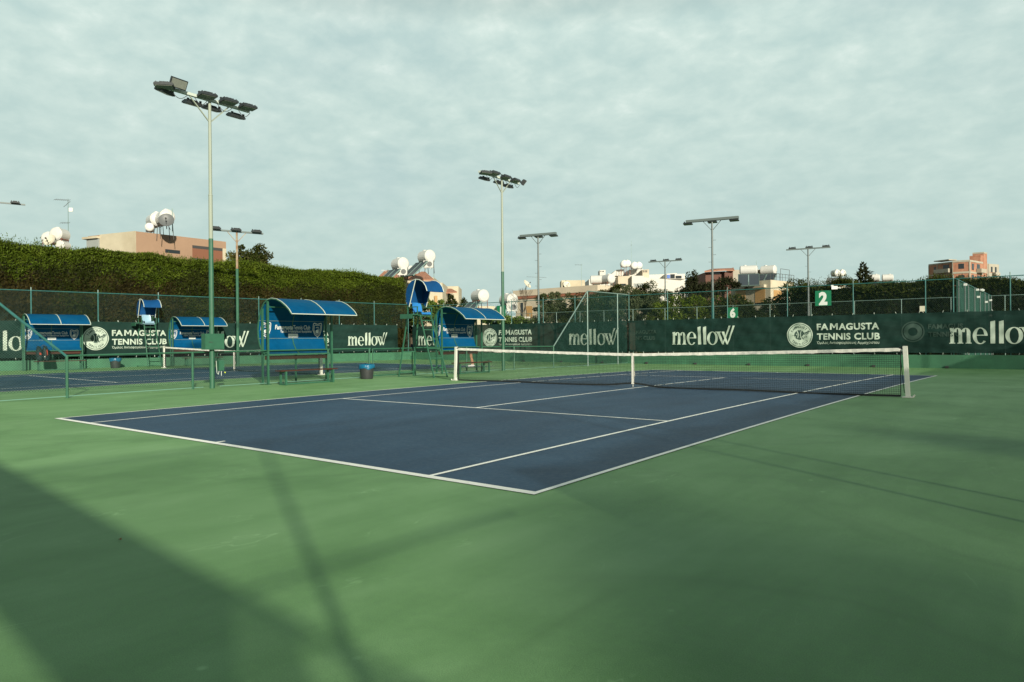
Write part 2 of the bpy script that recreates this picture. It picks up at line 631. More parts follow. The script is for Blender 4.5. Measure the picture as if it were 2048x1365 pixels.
# ------------------------------------------------------------------ foliage
def leaf_mesh(name, groups, mats):
    """groups: list of (points Nx3, normals Nx3 or None, length, width, up-bias); one pointed leaf clump per point"""
    V, F, MI = [], [], []
    b = 0
    for gi, (P, D, ln, wd, ub, mi) in enumerate(groups):
        n = len(P)
        if n == 0:
            continue
        r = rng.normal(size=(n, 3))
        if D is not None:
            r = r * 0.75 + D
        r[:, 2] += ub
        r /= np.linalg.norm(r, axis=1)[:, None]
        q = np.cross(r, rng.normal(size=(n, 3)))
        q /= np.linalg.norm(q, axis=1)[:, None] + 1e-9
        L = ln * rng.uniform(0.6, 1.4, (n, 1))
        Wd = wd * rng.uniform(0.6, 1.4, (n, 1))
        a = P - r * L * 0.3
        c = P + r * L * 0.7
        l_ = P + q * Wd * 0.5
        r_ = P - q * Wd * 0.5
        vs = np.stack([a, l_, c, r_], 1).reshape(-1, 3)
        V.append(vs)
        F.append((np.arange(n * 4) + b).astype(np.int32))
        MI.append(np.broadcast_to(np.asarray(mi, dtype=np.int32), (n,)) if np.isscalar(mi) else mi)
        b += n * 4
    V = np.concatenate(V)
    F = np.concatenate(F)
    MI = np.concatenate(MI).astype(np.int32)
    nf = len(F) // 4
    me = bpy.data.meshes.new(name)
    me.vertices.add(len(V))
    me.vertices.foreach_set('co', V.astype(np.float32).ravel())
    me.loops.add(len(F))
    me.loops.foreach_set('vertex_index', F)
    me.polygons.add(nf)
    me.polygons.foreach_set('loop_start', np.arange(nf, dtype=np.int32) * 4)
    me.polygons.foreach_set('loop_total', np.full(nf, 4, dtype=np.int32))
    for m in mats:
        me.materials.append(m)
    me.polygons.foreach_set('material_index', MI)
    me.update(calc_edges=True)
    me.validate()
    return me


def vnoise(p, f, seed):
    """cheap smooth value noise from a few sines"""
    r = np.random.default_rng(seed)
    o = np.zeros(len(p))
    for i in range(6):
        d = r.normal(size=3)
        d /= np.linalg.norm(d)
        k = f * r.uniform(0.6, 1.8)
        o += np.sin(p @ d * k + r.uniform(0, 6.28))
    return o / 6


def clump_cloud(c, rad, nclump, per, cr, seed, shell=0.55):
    """points in clumps scattered through an ellipsoid: c centre, rad radii"""
    r = np.random.default_rng(seed)
    d = r.normal(size=(nclump, 3))
    d /= np.linalg.norm(d, axis=1)[:, None]
    rr = r.uniform(shell, 1.0, (nclump, 1)) ** 0.7
    cc = np.array(c) + d * rr * np.array(rad)
    P, D = [], []
    for k in range(nclump):
        e = r.normal(size=(per, 3))
        e /= np.linalg.norm(e, axis=1)[:, None]
        s = cr * r.uniform(0.6, 1.25)
        P.append(cc[k] + e * s * r.uniform(0.35, 1.0, (per, 1)) * np.array([1, 1, 0.8]))
        D.append(e * 0.8 + d[k] * 0.5)
    return np.concatenate(P), np.concatenate(D), cc


def tree(name, label, cat, base, height, rad, crown_z, mats, nclump, per, cr, ll, lw, seed, trunk_r=0.14, group=None, ub=0.0, shell=0.45):
    t = thing(name, label, cat, base, 0, group)
    c = np.array([0, 0, crown_z])
    P, D, cc = clump_cloud(c, rad, nclump, per, cr, seed, shell)
    r = np.random.default_rng(seed + 1)
    mi = (vnoise(P, 1.3, seed) + r.normal(size=len(P)) * 0.3 > 0.15).astype(np.int32) if len(mats) > 1 else np.zeros(len(P), np.int32)
    me = leaf_mesh('crown', [(P, D, ll, lw, ub, mi)], mats)
    link('crown', me, t)
    mb = MB()
    top = Vector((0.1, 0.05, crown_z + rad[2] * 0.3))
    mb.tube((0, 0, 0), Vector((0.05, 0, crown_z * 0.55)), trunk_r, trunk_r * 0.8, 8)
    mb.tube(Vector((0.05, 0, crown_z * 0.55)), top, trunk_r * 0.8, trunk_r * 0.25, 8)
    for k in range(min(9, len(cc))):
        q = cc[k * max(1, len(cc) // 9)]
        mb.tube(Vector((0.05, 0, crown_z * random.uniform(0.45, 0.75))), Vector(q), trunk_r * 0.45, trunk_r * 0.1, 6)
    part('trunk', mb, m_bark, t)
    return t


def cone_tree(name, label, cat, base, height, r0, mats, n, ll, lw, seed, group=None, z0=0.5, rag=0.25, expo=0.75):
    """upright conifer: ragged cone with drooping tiers"""
    t = thing(name, label, cat, base, 0, group)
    r = np.random.default_rng(seed)
    h = z0 + (height - z0) * (1 - np.sqrt(r.uniform(0, 1, n)) * 0.999)
    f = (height - h) / (height - z0)
    ang = r.uniform(0, 6.283, n)
    lump = 1 + rag * np.sin(ang * 5 + h * 2.1) * 0.5 + rag * np.sin(h * 6.0 + ang * 2) * 0.6
    rr = r0 * f ** expo * lump * r.uniform(0.55, 1.05, n)
    P = np.stack([np.cos(ang) * rr, np.sin(ang) * rr, h], 1)
    D = np.stack([np.cos(ang), np.sin(ang), np.full(n, 0.5)], 1)
    mi = (vnoise(P, 2.0, seed) + r.normal(size=n) * 0.3 > 0.1).astype(np.int32) if len(mats) > 1 else np.zeros(n, np.int32)
    link('crown', leaf_mesh('crown', [(P, D, ll, lw, 0.3, mi)], mats), t)
    part('trunk', MB().tube((0, 0, 0), (0, 0, height * 0.9), 0.12, 0.03, 7), m_bark, t)
    return t


# ------------------------------------------------------------------ ground
gb = MB()
for a in (-1,):
    gb.add([(-3000, -3000, -0.06), (3000, -3000, -0.06), (3000, 3000, -0.06), (-3000, 3000, -0.06)], [(0, 1, 2, 3)])
struct('ground', gb, m_dirt)


def grid_sheet(mb, x0, x1, y0, y1, dz, step=0.75, xstep=3.0):
    nx = max(1, int(math.ceil((x1 - x0) / xstep)))
    ny = max(1, int(math.ceil((y1 - y0) / step)))
    vs, fs = [], []
    for j in range(ny + 1):
        y = y0 + (y1 - y0) * j / ny
        for i in range(nx + 1):
            x = x0 + (x1 - x0) * i / nx
            vs.append((x, y, gz(x, y) + dz))
    for j in range(ny):
        for i in range(nx):
            a = j * (nx + 1) + i
            fs.append((a, a + 1, a + nx + 2, a + nx + 1))
    mb.add(vs, fs)


mb = MB()
grid_sheet(mb, -27.2, 18.4, -9.0, 31.0, 0.0, 23.77 / 32, 1.0)
struct('court_surface', mb, m_green)
mb = MB()
mb.add([(-32, 31.2, -0.012), (24, 31.2, -0.012), (24, 48, -0.012), (-32, 48, -0.012)], [(0, 1, 2, 3)])
struct('far_court_surface', mb, m_green)

CW, CL, AL = 10.97, 23.77, 1.372


def court(x0, tagname):
    bl = MB()
    grid_sheet(bl, x0, x0 + CW, 0, CL, 0.004, CL / 32, 1.0)
    struct('court_paint', bl, m_blue)
    ln = MB()
    e = 0.008
    w = 0.058

    def vline(x, y0, y1, ww=w):
        grid_sheet(ln, x - ww / 2, x + ww / 2, y0, y1, e, CL / 32, 1)

    def hline(y, xa, xb, ww=w):
        grid_sheet(ln, xa, xb, y - ww / 2, y + ww / 2, e, 1, 1.0)
    hline(0.05, x0, x0 + CW, 0.10)
    hline(CL - 0.05, x0, x0 + CW, 0.10)
    vline(x0 + 0.03, 0.10, CL - 0.10, 0.06)
    vline(x0 + CW - 0.03, 0.10, CL - 0.10, 0.06)
    vline(x0 + AL, 0.10, CL - 0.10)
    vline(x0 + CW - AL, 0.10, CL - 0.10)
    hline(5.485, x0 + AL + w / 2, x0 + CW - AL - w / 2)
    hline(18.285, x0 + AL + w / 2, x0 + CW - AL - w / 2)
    vline(x0 + CW / 2, 5.485 + w / 2, 18.285 - w / 2)
    vline(x0 + CW / 2, 0.10, 0.22)
    vline(x0 + CW / 2, CL - 0.22, CL - 0.10)
    struct('court_lines', ln, m_line)


court(0.0, 'a')
X2 = -20.07
court(X2, 'b')


# ------------------------------------------------------------------ tennis nets
def tennis_net(xl, xr, xc, y, label, lean, mesh_cell=0.045):
    t = thing('tennis_net', label, 'tennis net', ((xl + xr) / 2, y, 0), 0, 'tennis nets across the courts')
    H, HC = 1.07, 0.915
    zc = lambda x: gz(x, y)

    def top(x):
        # straight-ish cable from post to strap
        if x < xc:
            k = (x - xl) / (xc - xl)
            return H + (HC - H) * k - 0.012 * math.sin(math.pi * k)
        k = (x - xc) / (xr - xc)
        return HC + (H - HC) * k - 0.012 * math.sin(math.pi * k)

    def bot(x):
        d = abs(x - xc)
        return 0.028 + 0.075 * math.exp(-(d / 0.55) ** 2) + 0.008 * math.sin(x * 1.7)
    for x, s in ((xl, 1), (xr, -1)):
        pm = MB()
        b = Vector((x, y, zc(x)))
        tp = b + Vector((s * lean, 0, 1.10))
        pm.bar(b, tp, 0.085, 0.08, (0, 1, 0))
        pm.bar(tp, tp + Vector((0, 0, 0.012)), 0.080, 0.075, (0, 1, 0))
        po = part('net_post', pm, m_white, t, world=True)
        po.name = 'net_post'
        pb = MB()
        pb.box((x, y, zc(x) + 0.014), (0.20, 0.20, 0.018))
        pb.tube((x - s * 0.11, y - 0.07, zc(x) + 0.02), (x - s * 0.11, y - 0.07, zc(x) + 0.05), 0.02)
        pb.tube((x - s * 0.09, y + 0.06, zc(x) + 0.02), (x - s * 0.12, y + 0.06, zc(x) + 0.06), 0.016)
        o = part('base_plate', pb, m_white, None)
        o.parent = po
        o.location = -Vector(t.location)
        lc = MB()
        lc.tube((x + s * 0.055, y - 0.01, zc(x) + 1.06), (x + s * 0.16, y, zc(x) + 1.075), 0.024)
        lc.tube((x + s * 0.07, y - 0.005, zc(x) + 0.10), (x + s * (0.10 + lean), y - 0.005, zc(x) + 0.98), 0.007)
        o = part('lacing', lc, m_net, None)
        o.parent = po
        o.location = -Vector(t.location)
    xa, xb = xl + 0.14, xr - 0.14
    nm = MB()
    n = int((xb - xa) / mesh_cell)
    r = 0.0029
    xs = [xa + (xb - xa) * i / n for i in range(n + 1)]
    for x in xs:
        g_ = zc(x)
        lo = g_ + bot(x)
        hi = g_ + top(x) - 0.05
        k = 3
        pts = [Vector((x + 0.004 * math.sin(j * 2 + x * 5), y + 0.02 * math.sin(math.pi * j / k) * math.sin(x * 0.9), lo + (hi - lo) * j / k)) for j in range(k + 1)]
        for a, b in zip(pts[:-1], pts[1:]):
            nm.tube(a, b, r, n=3, cap=False)
    rows = 21
    seg = 64
    for j in range(rows + 1):
        f = j / rows
        pts = []
        for i in range(seg + 1):
            x = xa + (xb - xa) * i / seg
            g_ = zc(x)
            lo = g_ + bot(x)
            hi = g_ + top(x) - 0.05
            pts.append((x, y + 0.02 * math.sin(math.pi * f) * math.sin(x * 0.9), lo + (hi - lo) * f))
        for a, b in zip(pts[:-1], pts[1:]):
            nm.tube(a, b, r if j > 2 and j < rows - 5 else r * 1.25, n=3, cap=False)
    part('mesh', nm, m_net, t, world=True)
    # bottom and side borders
    bb = MB()
    pts = [(xa + (xb - xa) * i / 120, y, zc(0) + bot(xa + (xb - xa) * i / 120)) for i in range(121)]
    for a, b in zip(pts[:-1], pts[1:]):
        bb.bar(a, b, 0.012, 0.045)
    for x in (xa, xb):
        bb.bar((x, y, zc(x) + bot(x)), (x, y, zc(x) + top(x) - 0.04), 0.04, 0.012)
    part('border_band', bb, m_net, t, world=True)
    tb = MB()
    for side in (xl, xr):
        pass
    m_ = 140
    pts = []
    for i in range(m_ + 1):
        x = xl + 0.07 + (xr - xl - 0.14) * i / m_
        pts.append((x, zc(x) + top(x), 0.066 + 0.004 * math.sin(i * 1.9) + 0.003 * math.sin(i * 0.7)))
    vs, fs = [], []
    for i, (x, z, h) in enumerate(pts):
        wv = 0.004 * math.sin(i * 2.3) + 0.003 * math.sin(i * 0.9)
        vs += [(x, y - 0.016 + wv, z - h), (x, y - 0.014 + wv, z - 0.004), (x, y, z + 0.006), (x, y + 0.014 + wv, z - 0.004), (x, y + 0.016 + wv, z - h)]
    for i in range(m_):
        for k in range(4):
            a = i * 5 + k
            fs.append((a, a + 1, a + 6, a + 5))
        fs.append((i * 5 + 4, i * 5, i * 5 + 5, i * 5 + 9))
    tb.add(vs, fs)
    part('headband', tb, m_tape, t, world=True)
    st = MB()
    st.bar((xc, y - 0.022, zc(xc) + 0.10), (xc, y - 0.022, zc(xc) + HC + 0.004), 0.055, 0.008, (0, 1, 0))
    st.bar((xc, y + 0.022, zc(xc) + 0.10), (xc, y + 0.022, zc(xc) + HC + 0.004), 0.055, 0.008, (0, 1, 0))
    st.box((xc, y, zc(xc) + HC + 0.008), (0.055, 0.052, 0.008))
    st.box((xc, y, zc(xc) + 0.10), (0.075, 0.056, 0.02))
    st.tube((xc, y, zc(xc) + 0.01), (xc, y, zc(xc) + 0.10), 0.007)
    st.bar((xc + 0.045, y + 0.03, zc(xc) + 0.30), (xc + 0.03, y + 0.03, zc(xc) + 0.42), 0.025, 0.006, (0, 1, 0))
    part('centre_strap', st, m_tape, t, world=True)
    return t


tennis_net(-1.33, 11.91, 5.26, 12.25, 'nearer tennis net with white headband, strung across the court in front', 0.05)
tennis_net(-21.3, -8.5, -14.8, 12.25, 'farther tennis net, on the neighbouring court behind the low wire fence', 0.0)


# ------------------------------------------------------------------ chain-link
def chain_mesh(mb, P, Q, zlo, zhi, cell=0.07, r=0.0022):
    """diamond mesh between two plan points; zlo/zhi functions of distance s"""
    P, Q = Vector((P[0], P[1], 0)), Vector((Q[0], Q[1], 0))
    d = (Q - P)
    L = d.length
    d.normalize()
    zmin = min(zlo(0), zlo(L))
    zmax = max(zhi(0), zhi(L), zhi(L / 2))
    Hh = zmax - zmin
    n = int((L + Hh) / cell) + 1
    for sgn in (1, -1):
        for i in range(n + 1):
            s0 = i * cell - (Hh if sgn > 0 else 0)
            # line: s = s0 + sgn*(z-zmin)
            pts = []
            K = 24
            lastin = False
            a = None
            for k in range(K + 1):
                z = zmin + Hh * k / K
                s = s0 + sgn * (z - zmin)
                ins = 0 <= s <= L and zlo(min(max(s, 0), L)) - 1e-6 <= z <= zhi(min(max(s, 0), L)) + 1e-6
                p = P + d * s + Vector((0, 0, z))
                if ins:
                    if a is None:
                        a = p
                    b = p
                elif a is not None:
                    break
            if a is not None and (b - a).length > 0.02:
                mb.tube(a, b, r, n=3, cap=False)


# low fence between the two courts, with raised ends and a gate
XF = -5.1
t = thing('divider_fence', 'low green wire fence with a gate between the two courts, rising at its ends', 'fence', (XF, 11.0, 0))
mb = MB()
HL, HH_ = 1.06, 3.9


def ztop(y):
    if y < -1.1:
        return HH_
    if y < 2.04:
        return HL + (HH_ - HL) * (2.04 - y) / 3.14
    if y < 23.3:
        return HL
    if y < 26.4:
        return HL + (HH_ - HL) * (y - 23.3) / 3.1
    return HH_


Y0, Y1 = -5.6, 30.6
for ya, yb in ((Y0, 7.7), (7.7, 11.85), (14.0, 30.6)):
    chain_mesh(mb, (XF, ya), (XF, yb), lambda s: gz(XF, ya + s) + 0.05, lambda s, ya=ya: ztop(ya + s) + gz(XF, ya + s) - 0.01, 0.062, 0.0034)
part('wire_mesh', mb, m_mesh, t, world=True, fix=False)
rl = MB()
ys = [2.04 + i * (11.86 - 2.04) / 12 for i in range(13)]
rl.pline([(XF, y, gz(XF, y) + HL) for y in ys], 0.024, 8)
part('top_rail', rl, m_steel_g, t, world=True)
rl = MB()
ys = [14.0 + i * (23.3 - 14.0) / 12 for i in range(13)]
rl.pline([(XF, y, gz(XF, y) + HL) for y in ys], 0.024, 8)
part('top_rail', rl, m_steel_g, t, world=True)
rl = MB()
rl.pline([(XF, 2.04, HL), (XF, -1.1, HH_), (XF, -5.6, HH_)], 0.032, 8)
part('brace_rail', rl, m_steel_t, t, world=True)
rl = MB()
rl.pline([(XF, 23.3, HL), (XF, 26.4, HH_), (XF, 30.62, HH_)], 0.03, 8)
part('brace_rail', rl, m_galv, t, world=True)
for ya, yb in ((-5.6, 5.6), (6.1, 11.86), (14.0, 30.6)):
    rl = MB()
    n = max(2, int((yb - ya) / 1.0))
    rl.pline([(XF, ya + (yb - ya) * i / n, gz(XF, ya + (yb - ya) * i / n) + 0.045) for i in range(n + 1)], 0.010, 6)
    part('bottom_wire', rl, m_wirep, t, world=True)
for y in (-4.4, -1.1, 2.04, 5.28, 7.7, 10.0, 11.80, 14.05, 17.0, 20.2, 23.3):
    p = MB()
    zt = ztop(y) + gz(XF, y)
    p.tube((XF, y, gz(XF, y)), (XF, y, zt + 0.01), 0.034, n=10)
    part('post', p, m_steel_g, t, world=True)
for y in (26.4, 29.5):
    p = MB()
    p.tube((XF, y, 0), (XF, y, HH_), 0.034, n=10)
    part('post', p, m_galv, t, world=True)
gm = MB()
for y in (11.95, 13.9):
    gm.tube((XF, y, 0.14), (XF, y, HL + 0.05), 0.022, n=8)
for z in (0.14, HL + 0.05):
    gm.tube((XF, 11.95, z), (XF, 13.9, z), 0.022, n=8)
gm.box((XF + 0.03, 13.85, 0.75), (0.05, 0.07, 0.10))
go = part('gate', gm, m_steel_g, t, world=True)
gm = MB()
chain_mesh(gm, (XF, 11.97), (XF, 13.88), lambda s: 0.15, lambda s: HL + 0.04, 0.062, 0.0034)
o = part('gate_mesh', gm, m_mesh, None)
o.parent = go
o.location = -Vector(t.location)

# ------------------------------------------------------------------ perimeter walls
FWY = 30.7
LA, LB = Vector((-25.1, 6.36, 0)), Vector((-22.9, 28.0, 0))
LD = (LB - LA).normalized()
LN = Vector((LD.y, -LD.x, 0))            # towards the courts


def lw(y, z=0.0, off=0.0):
    s = (y - LA.y) / LD.y
    p = LA + LD * s + LN * off
    return Vector((p.x, p.y, z))


CORN = lw(30.7)


def wall_run(P, Q, h, th, mat_, name, label, cat, drains=0):
    P, Q = Vector(P), Vector(Q)
    d = (Q - P).normalized()
    n = Vector((d.y, -d.x, 0))
    a, b = P, Q
    m = MB()
    m.sheet([a + Vector((0, 0, -0.1)), b + Vector((0, 0, -0.1)), b + Vector((0, 0, h)), a + Vector((0, 0, h))], th, -n)
    o = part(name, m, mat_)
    tag(o, label, cat)
    if drains:
        dm = MB()
        L = (Q - P).length
        for k in range(drains):
            s = (k + 0.5) * L / drains
            p = P + d * s + n * 0.004
            dm.box((p.x, p.y, 0.06), (0.13, 0.13, 0.09), math.atan2(d.y, d.x))
        dm.v = [tuple(v) for v in dm.v]
        part('drain_hole', dm, m_iron, o)
    return o


w1 = wall_run(lw(-9.0), CORN, 0.60, 0.2, m_wallg, 'boundary_wall', 'low green painted wall along the left side, behind the shelters and the hedge', 'wall')
w2 = wall_run(CORN + Vector((0, 0, 0)), (17.6, FWY, 0), 0.58, 0.2, m_wallg, 'boundary_wall', 'low green painted wall across the far end, with small dark drain holes', 'wall', drains=14)
w3 = wall_run((16.0, 23.0, 0), (16.0, -9.0, 0), 0.58, 0.2, m_wallg, 'boundary_wall', 'low green wall along the right side, outside the picture', 'wall')


def fence(P, Q, posts, z0, z1, label, mesh_m, post_m, rail_m, cell=0.075, mid=None, zbase=0.5, wr=0.0024, group=None, rail_r=0.022, post_r=0.03, tipped=True, mesh_z0=None):
    P, Q = Vector(P), Vector(Q)
    d = (Q - P)
    L = d.length
    d.normalize()
    t = thing('chain_link_fence', label, 'fence', (P.x, P.y, 0), 0, group)
    m = MB()
    mz = z0 if mesh_z0 is None else mesh_z0
    chain_mesh(m, P, Q, lambda s: mz, lambda s: z1 - 0.02, cell, wr)
    part('wire_mesh', m, mesh_m, t, world=True, fix=False)
    r = MB()
    nseg = max(1, len(posts))
    r.tube(P + Vector((0, 0, z1)), Q + Vector((0, 0, z1)), rail_r, n=8)
    part('top_rail', r, rail_m, t, world=True)
    if mid:
        r = MB()
        r.tube(P + Vector((0, 0, mid)), Q + Vector((0, 0, mid)), rail_r * 0.9, n=6)
        part('middle_rail', r, rail_m, t, world=True)
    for s in posts:
        p = P + d * s
        q = MB()
        q.tube(p + Vector((0, 0, zbase)), p + Vector((0, 0, z1)), post_r, n=10)
        po = part('post', q, post_m, t, world=True)
        if tipped:
            q = MB()
            q.tube(p + Vector((0, 0, z1 - 0.06)), p + Vector((0, 0, z1 + 0.16)), post_r * 0.8, n=8)
            o = part('post_cap', q, m_galv, None)
            o.parent = po
            o.location = -Vector(t.location)
    return t


# left side fence, its posts where the photo shows them
PL = lw(-7.0, 0, -0.1)
sl = [(Vector((lw(y).x, lw(y).y, 0)) - lw(-7.0)).length for y in (-5.4, -2.2, 1.1, 4.4, 7.62, 10.53, 13.47, 16.4, 19.2, 22.0, 24.75, 27.5, 30.4)]
fence(PL, lw(30.5, 0, -0.1), sl, 0.6, 4.0, 'tall wire fence along the left wall, in front of the high hedge', m_mesh, m_steel_t, m_steel_t, 0.085, wr=0.0026, zbase=0.5, mesh_z0=2.3)
# far end fence
PF = Vector((CORN.x + 0.1, FWY + 0.1, 0))
sp = [x - PF.x for x in (-22.6, -19.6, -16.6, -13.6, -11.1, -8.75, -5.1, -2.72, -0.11, 0.65, 3.68, 6.67, 9.61, 10.66, 12.67, 15.4)]
fence(PF, (17.0, FWY + 0.1, 0), sp, 0.6, 3.86, 'tall wire fence on the far wall, carrying the green advertising screens', m_mesh, m_steel_t, m_steel_t, 0.085, post_r=0.024, rail_r=0.019, wr=0.0019, mesh_z0=2.3)
# right side fence, which throws the thin line shadows
FX = 16.0
ps = [23.0 - y for y in (0.45, 1.17, 5.52, 5.95, 9.0, 12.2, 15.4, 18.6, 22.9, -8.0)]
fence((FX, 23.0, 0), (FX, -9.0, 0), ps, 0.6, 3.9, 'tall wire fence along the right side, outside the picture', m_mesh, m_steel_t, m_steel_t, 0.05, wr=0.0028, tipped=False, rail_r=0.024)
fence((FX, 30.6, 0), (FX, 23.05, 0), [3.5, 7.4], 0.6, 3.9, 'tall wire fence in the far right corner, outside the picture', m_mesh, m_steel_t, m_steel_t, 0.05, wr=0.0028, tipped=False, rail_r=0.012)
q = MB()
q.tube((FX, -5.66, 1.87), (FX, -3.3, 1.87), 0.018)
tag(part('gate_rail', q, m_steel_t), 'short rail of the gate in the right side fence, outside the picture', 'rail')
q = MB()
q.tube((15.97, -5.15, 0), (15.97, -5.15, 3.9), 0.030, n=12)
tag(part('gate_post', q, m_steel_g), 'thick green corner post where the side and back fences meet, outside the picture', 'post')
# low back fence behind the camera with its own screen
bp_, bq_ = Vector((18.0, -5.88, 0)), Vector((-6.0, -3.45, 0))
fence(bp_, bq_, [0.2, 2.2, 5.2, 8.2, 11.2, 14.2, 17.2, 20.2, 23.2], 0.0, 1.87, 'low wire fence behind the near baseline, outside the picture', m_mesh, m_steel_t, m_steel_t, 0.09, zbase=0.0, tipped=False, rail_r=0.03)
bd = (bq_ - bp_).normalized()
q = MB()
a0, a1 = bp_ + bd * 2.15, bp_ + bd * 22.0
q.sheet([a0 + Vector((0, 0.05, 1.02)), a1 + Vector((0, 0.05, 1.02)), a1 + Vector((0, 0.05, 1.85)), a0 + Vector((0, 0.05, 1.85))], 0.004, (0, 1, 0))
a2 = bp_ + bd * 1.50
m_net3 = mat('shadow_soft_strip', (0.012, 0.06, 0.04), 0.8, trans=0.5)  # strip added to soften the end of the back screen's shadow
wq = MB()
wq.sheet([a2 + Vector((0, 0.06, 1.06)), a0 + Vector((0, 0.06, 1.02)), a0 + Vector((0, 0.06, 1.85)), a2 + Vector((0, 0.06, 1.78))], 0.003, (0, 1, 0))
tag(part('shade_net', wq, m_net3), 'half-clear strip added to soften the shadow edge of the back screen, outside the picture', 'screen')
tag(part('windscreen', q, m_banner), 'plain green screen tied to the low back fence, outside the picture', 'screen')
# fence of the courts beyond, and the screened divider that runs out to it
yB = 47.2
sb = [at_y(u, 640, yB).x - at_y(1003, 640, yB).x for u in (1010, 1060, 1113, 1160, 1208, 1266, 1330, 1394, 1466, 1540, 1622, 1709, 1803, 1902, 2010)]
XB = at_y(1003, 640, yB).x
fence((XB, yB, 0), (20.0, yB, 0), sb, 0.0, 3.84, 'grey wire fence across the far side of the courts beyond', m_meshg, m_galv, m_galv, 0.12, zbase=0.0, tipped=False, wr=0.003, rail_r=0.02, post_r=0.026)

m_net2 = mat('shade_net_open', (0.010, 0.06, 0.04), 0.8, trans=0.34)
q = MB()
vs, fs = [], []
for i in range(61):
    y_ = -2.5 + 32.9 * i / 60
    for k_, z_ in enumerate((0.57, 1.45, 2.30)):
        vs.append((FX - 0.05 - 0.03 * math.sin(i * 1.3 + k_), y_, z_ - (0.10 + 0.06 * math.sin(i * 0.8)) * (k_ == 2) * abs(math.sin(i * 0.9))))
for i in range(60):
    for k_ in range(2):
        a_ = i * 3 + k_
        fs.append((a_, a_ + 3, a_ + 4, a_ + 1))
q.add(vs, fs)
tag(part('shade_net', q, m_net2), 'open green shade net on the right side fence, outside the picture', 'screen')

t = thing('screened_fence', 'tall fence panel of green shade net receding behind the far screens on the right', 'fence', (10.75, 39, 0))
ya, yb = 31.0, 47.0
q = MB()
q.sheet([(10.75, ya, 0.1), (10.75, yb, 0.1), (10.75, yb, 3.80), (10.75, ya, 3.80)], 0.006, (1, 0, 0))
part('shade_net', q, m_screen, t, world=True)
q = MB()
q.tube((10.78, ya, 3.84), (10.78, yb, 3.84), 0.025)
part('top_rail', q, m_steel_t, t, world=True)
for y in (31.3, 33.6, 35.0, 37.7, 40.4, 43.0, 45.2, 47.0):
    q = MB()
    q.tube((10.80, y, 0), (10.80, y, 3.84), 0.022)
    part('post', q, m_thin, t, world=True)
for y, z in ((38.2, 3.75), (40.4, 3.86), (41.0, 3.86), (38.6, 3.4), (42.8, 3.3), (45.5, 3.5), (45.5, 2.6), (33.0, 3.72)):
    q = MB()
    q.box((10.88, y, z), (0.12, 0.18, 0.10))
    part('lamp', q, m_signw, t, world=True)


# ------------------------------------------------------------------ lettering
def text_geo(s, size, bold=0.0, space=1.0):
    c = bpy.data.curves.new('lettering', 'FONT')
    c.body = s
    c.size = size
    c.offset = bold
    c.space_character = space
    c.resolution_u = 3
    c.fill_mode = 'FRONT'
    o = bpy.data.objects.new('lettering', c)
    COL.objects.link(o)
    dg = bpy.context.evaluated_depsgraph_get()
    me = bpy.data.meshes.new_from_object(o.evaluated_get(dg))
    v = [tuple(p.co) for p in me.vertices]
    f = [tuple(p.vertices) for p in me.polygons]
    bpy.data.objects.remove(o)
    bpy.data.curves.remove(c)
    bpy.data.meshes.remove(me)
    return v, f


class Flat:
    """2-d lettering: x to the right, y up, in metres; each stroke sits a hair prouder than the last"""

    def __init__(s):
        s.m = MB()
        s.k = 0

    def poly(s, pts, z=None):
        s.k += 1
        zz = s.k * 0.0002 if z is None else z
        s.m.add([(p[0], p[1], zz) for p in pts], [tuple(range(len(pts)))])

    def ring(s, cx, cy, rxo, ryo, rxi, ryi, a0=0.0, a1=360.0, n=40, dxi=0.0, z=None):
        s.k += 1
        zz = s.k * 0.0002 if z is None else z
        vs, fs = [], []
        for i in range(n + 1):
            a = math.radians(a0 + (a1 - a0) * i / n)
            vs.append((cx + rxo * math.cos(a), cy + ryo * math.sin(a), zz))
            vs.append((cx + dxi + rxi * math.cos(a), cy + ryi * math.sin(a), zz))
        for i in range(n):
            fs.append((2 * i, 2 * i + 1, 2 * i + 3, 2 * i + 2))
        s.m.add(vs, fs)

    def disc(s, cx, cy, r, n=48, z=None, ry=None):
        ry = ry or r
        s.poly([(cx + r * math.cos(2 * math.pi * i / n), cy + ry * math.sin(2 * math.pi * i / n)) for i in range(n)], z)

    def text(s, txt, x, y, h, bold=0.0, space=1.0, width=None, font_h=0.73, z=None):
        """cap height h; scaled in x to the given width"""
        v, f = text_geo(txt, h / font_h, bold * h, space)
        xs = [p[0] for p in v]
        lo, hi = min(xs), max(xs)
        k = width / (hi - lo) if width else 1.0
        s.k += 1
        zz = s.k * 0.0002 if z is None else z
        s.m.add([(x + (p[0] - lo) * k, y + p[1], zz) for p in v], f)

    def arc_text(s, txt, cx, cy, r, h, a0, a1, flip=False, bold=0.0, z=0.0):
        n = len(txt)
        for i, ch in enumerate(txt):
            if ch == ' ':
                continue
            v, f = text_geo(ch, h / 0.73, bold * h)
            lo, hi = min(p[0] for p in v), max(p[0] for p in v)
            a = math.radians(a0 + (a1 - a0) * (i + 0.5) / n)
            th = a - math.pi / 2 if not flip else a + math.pi / 2
            ct, st = math.cos(th), math.sin(th)
            bx_, by_ = cx + r * math.cos(a), cy + r * math.sin(a)
            out = []
            for p in v:
                lx, ly = p[0] - (lo + hi) / 2, p[1] - h / 2
                out.append((bx_ + lx * ct - ly * st, by_ + lx * st + ly * ct, z))
            s.m.add(out, f)

    def place(s, fn):
        s.m.v = [tuple(fn(*p)) for p in s.m.v]
        return s.m


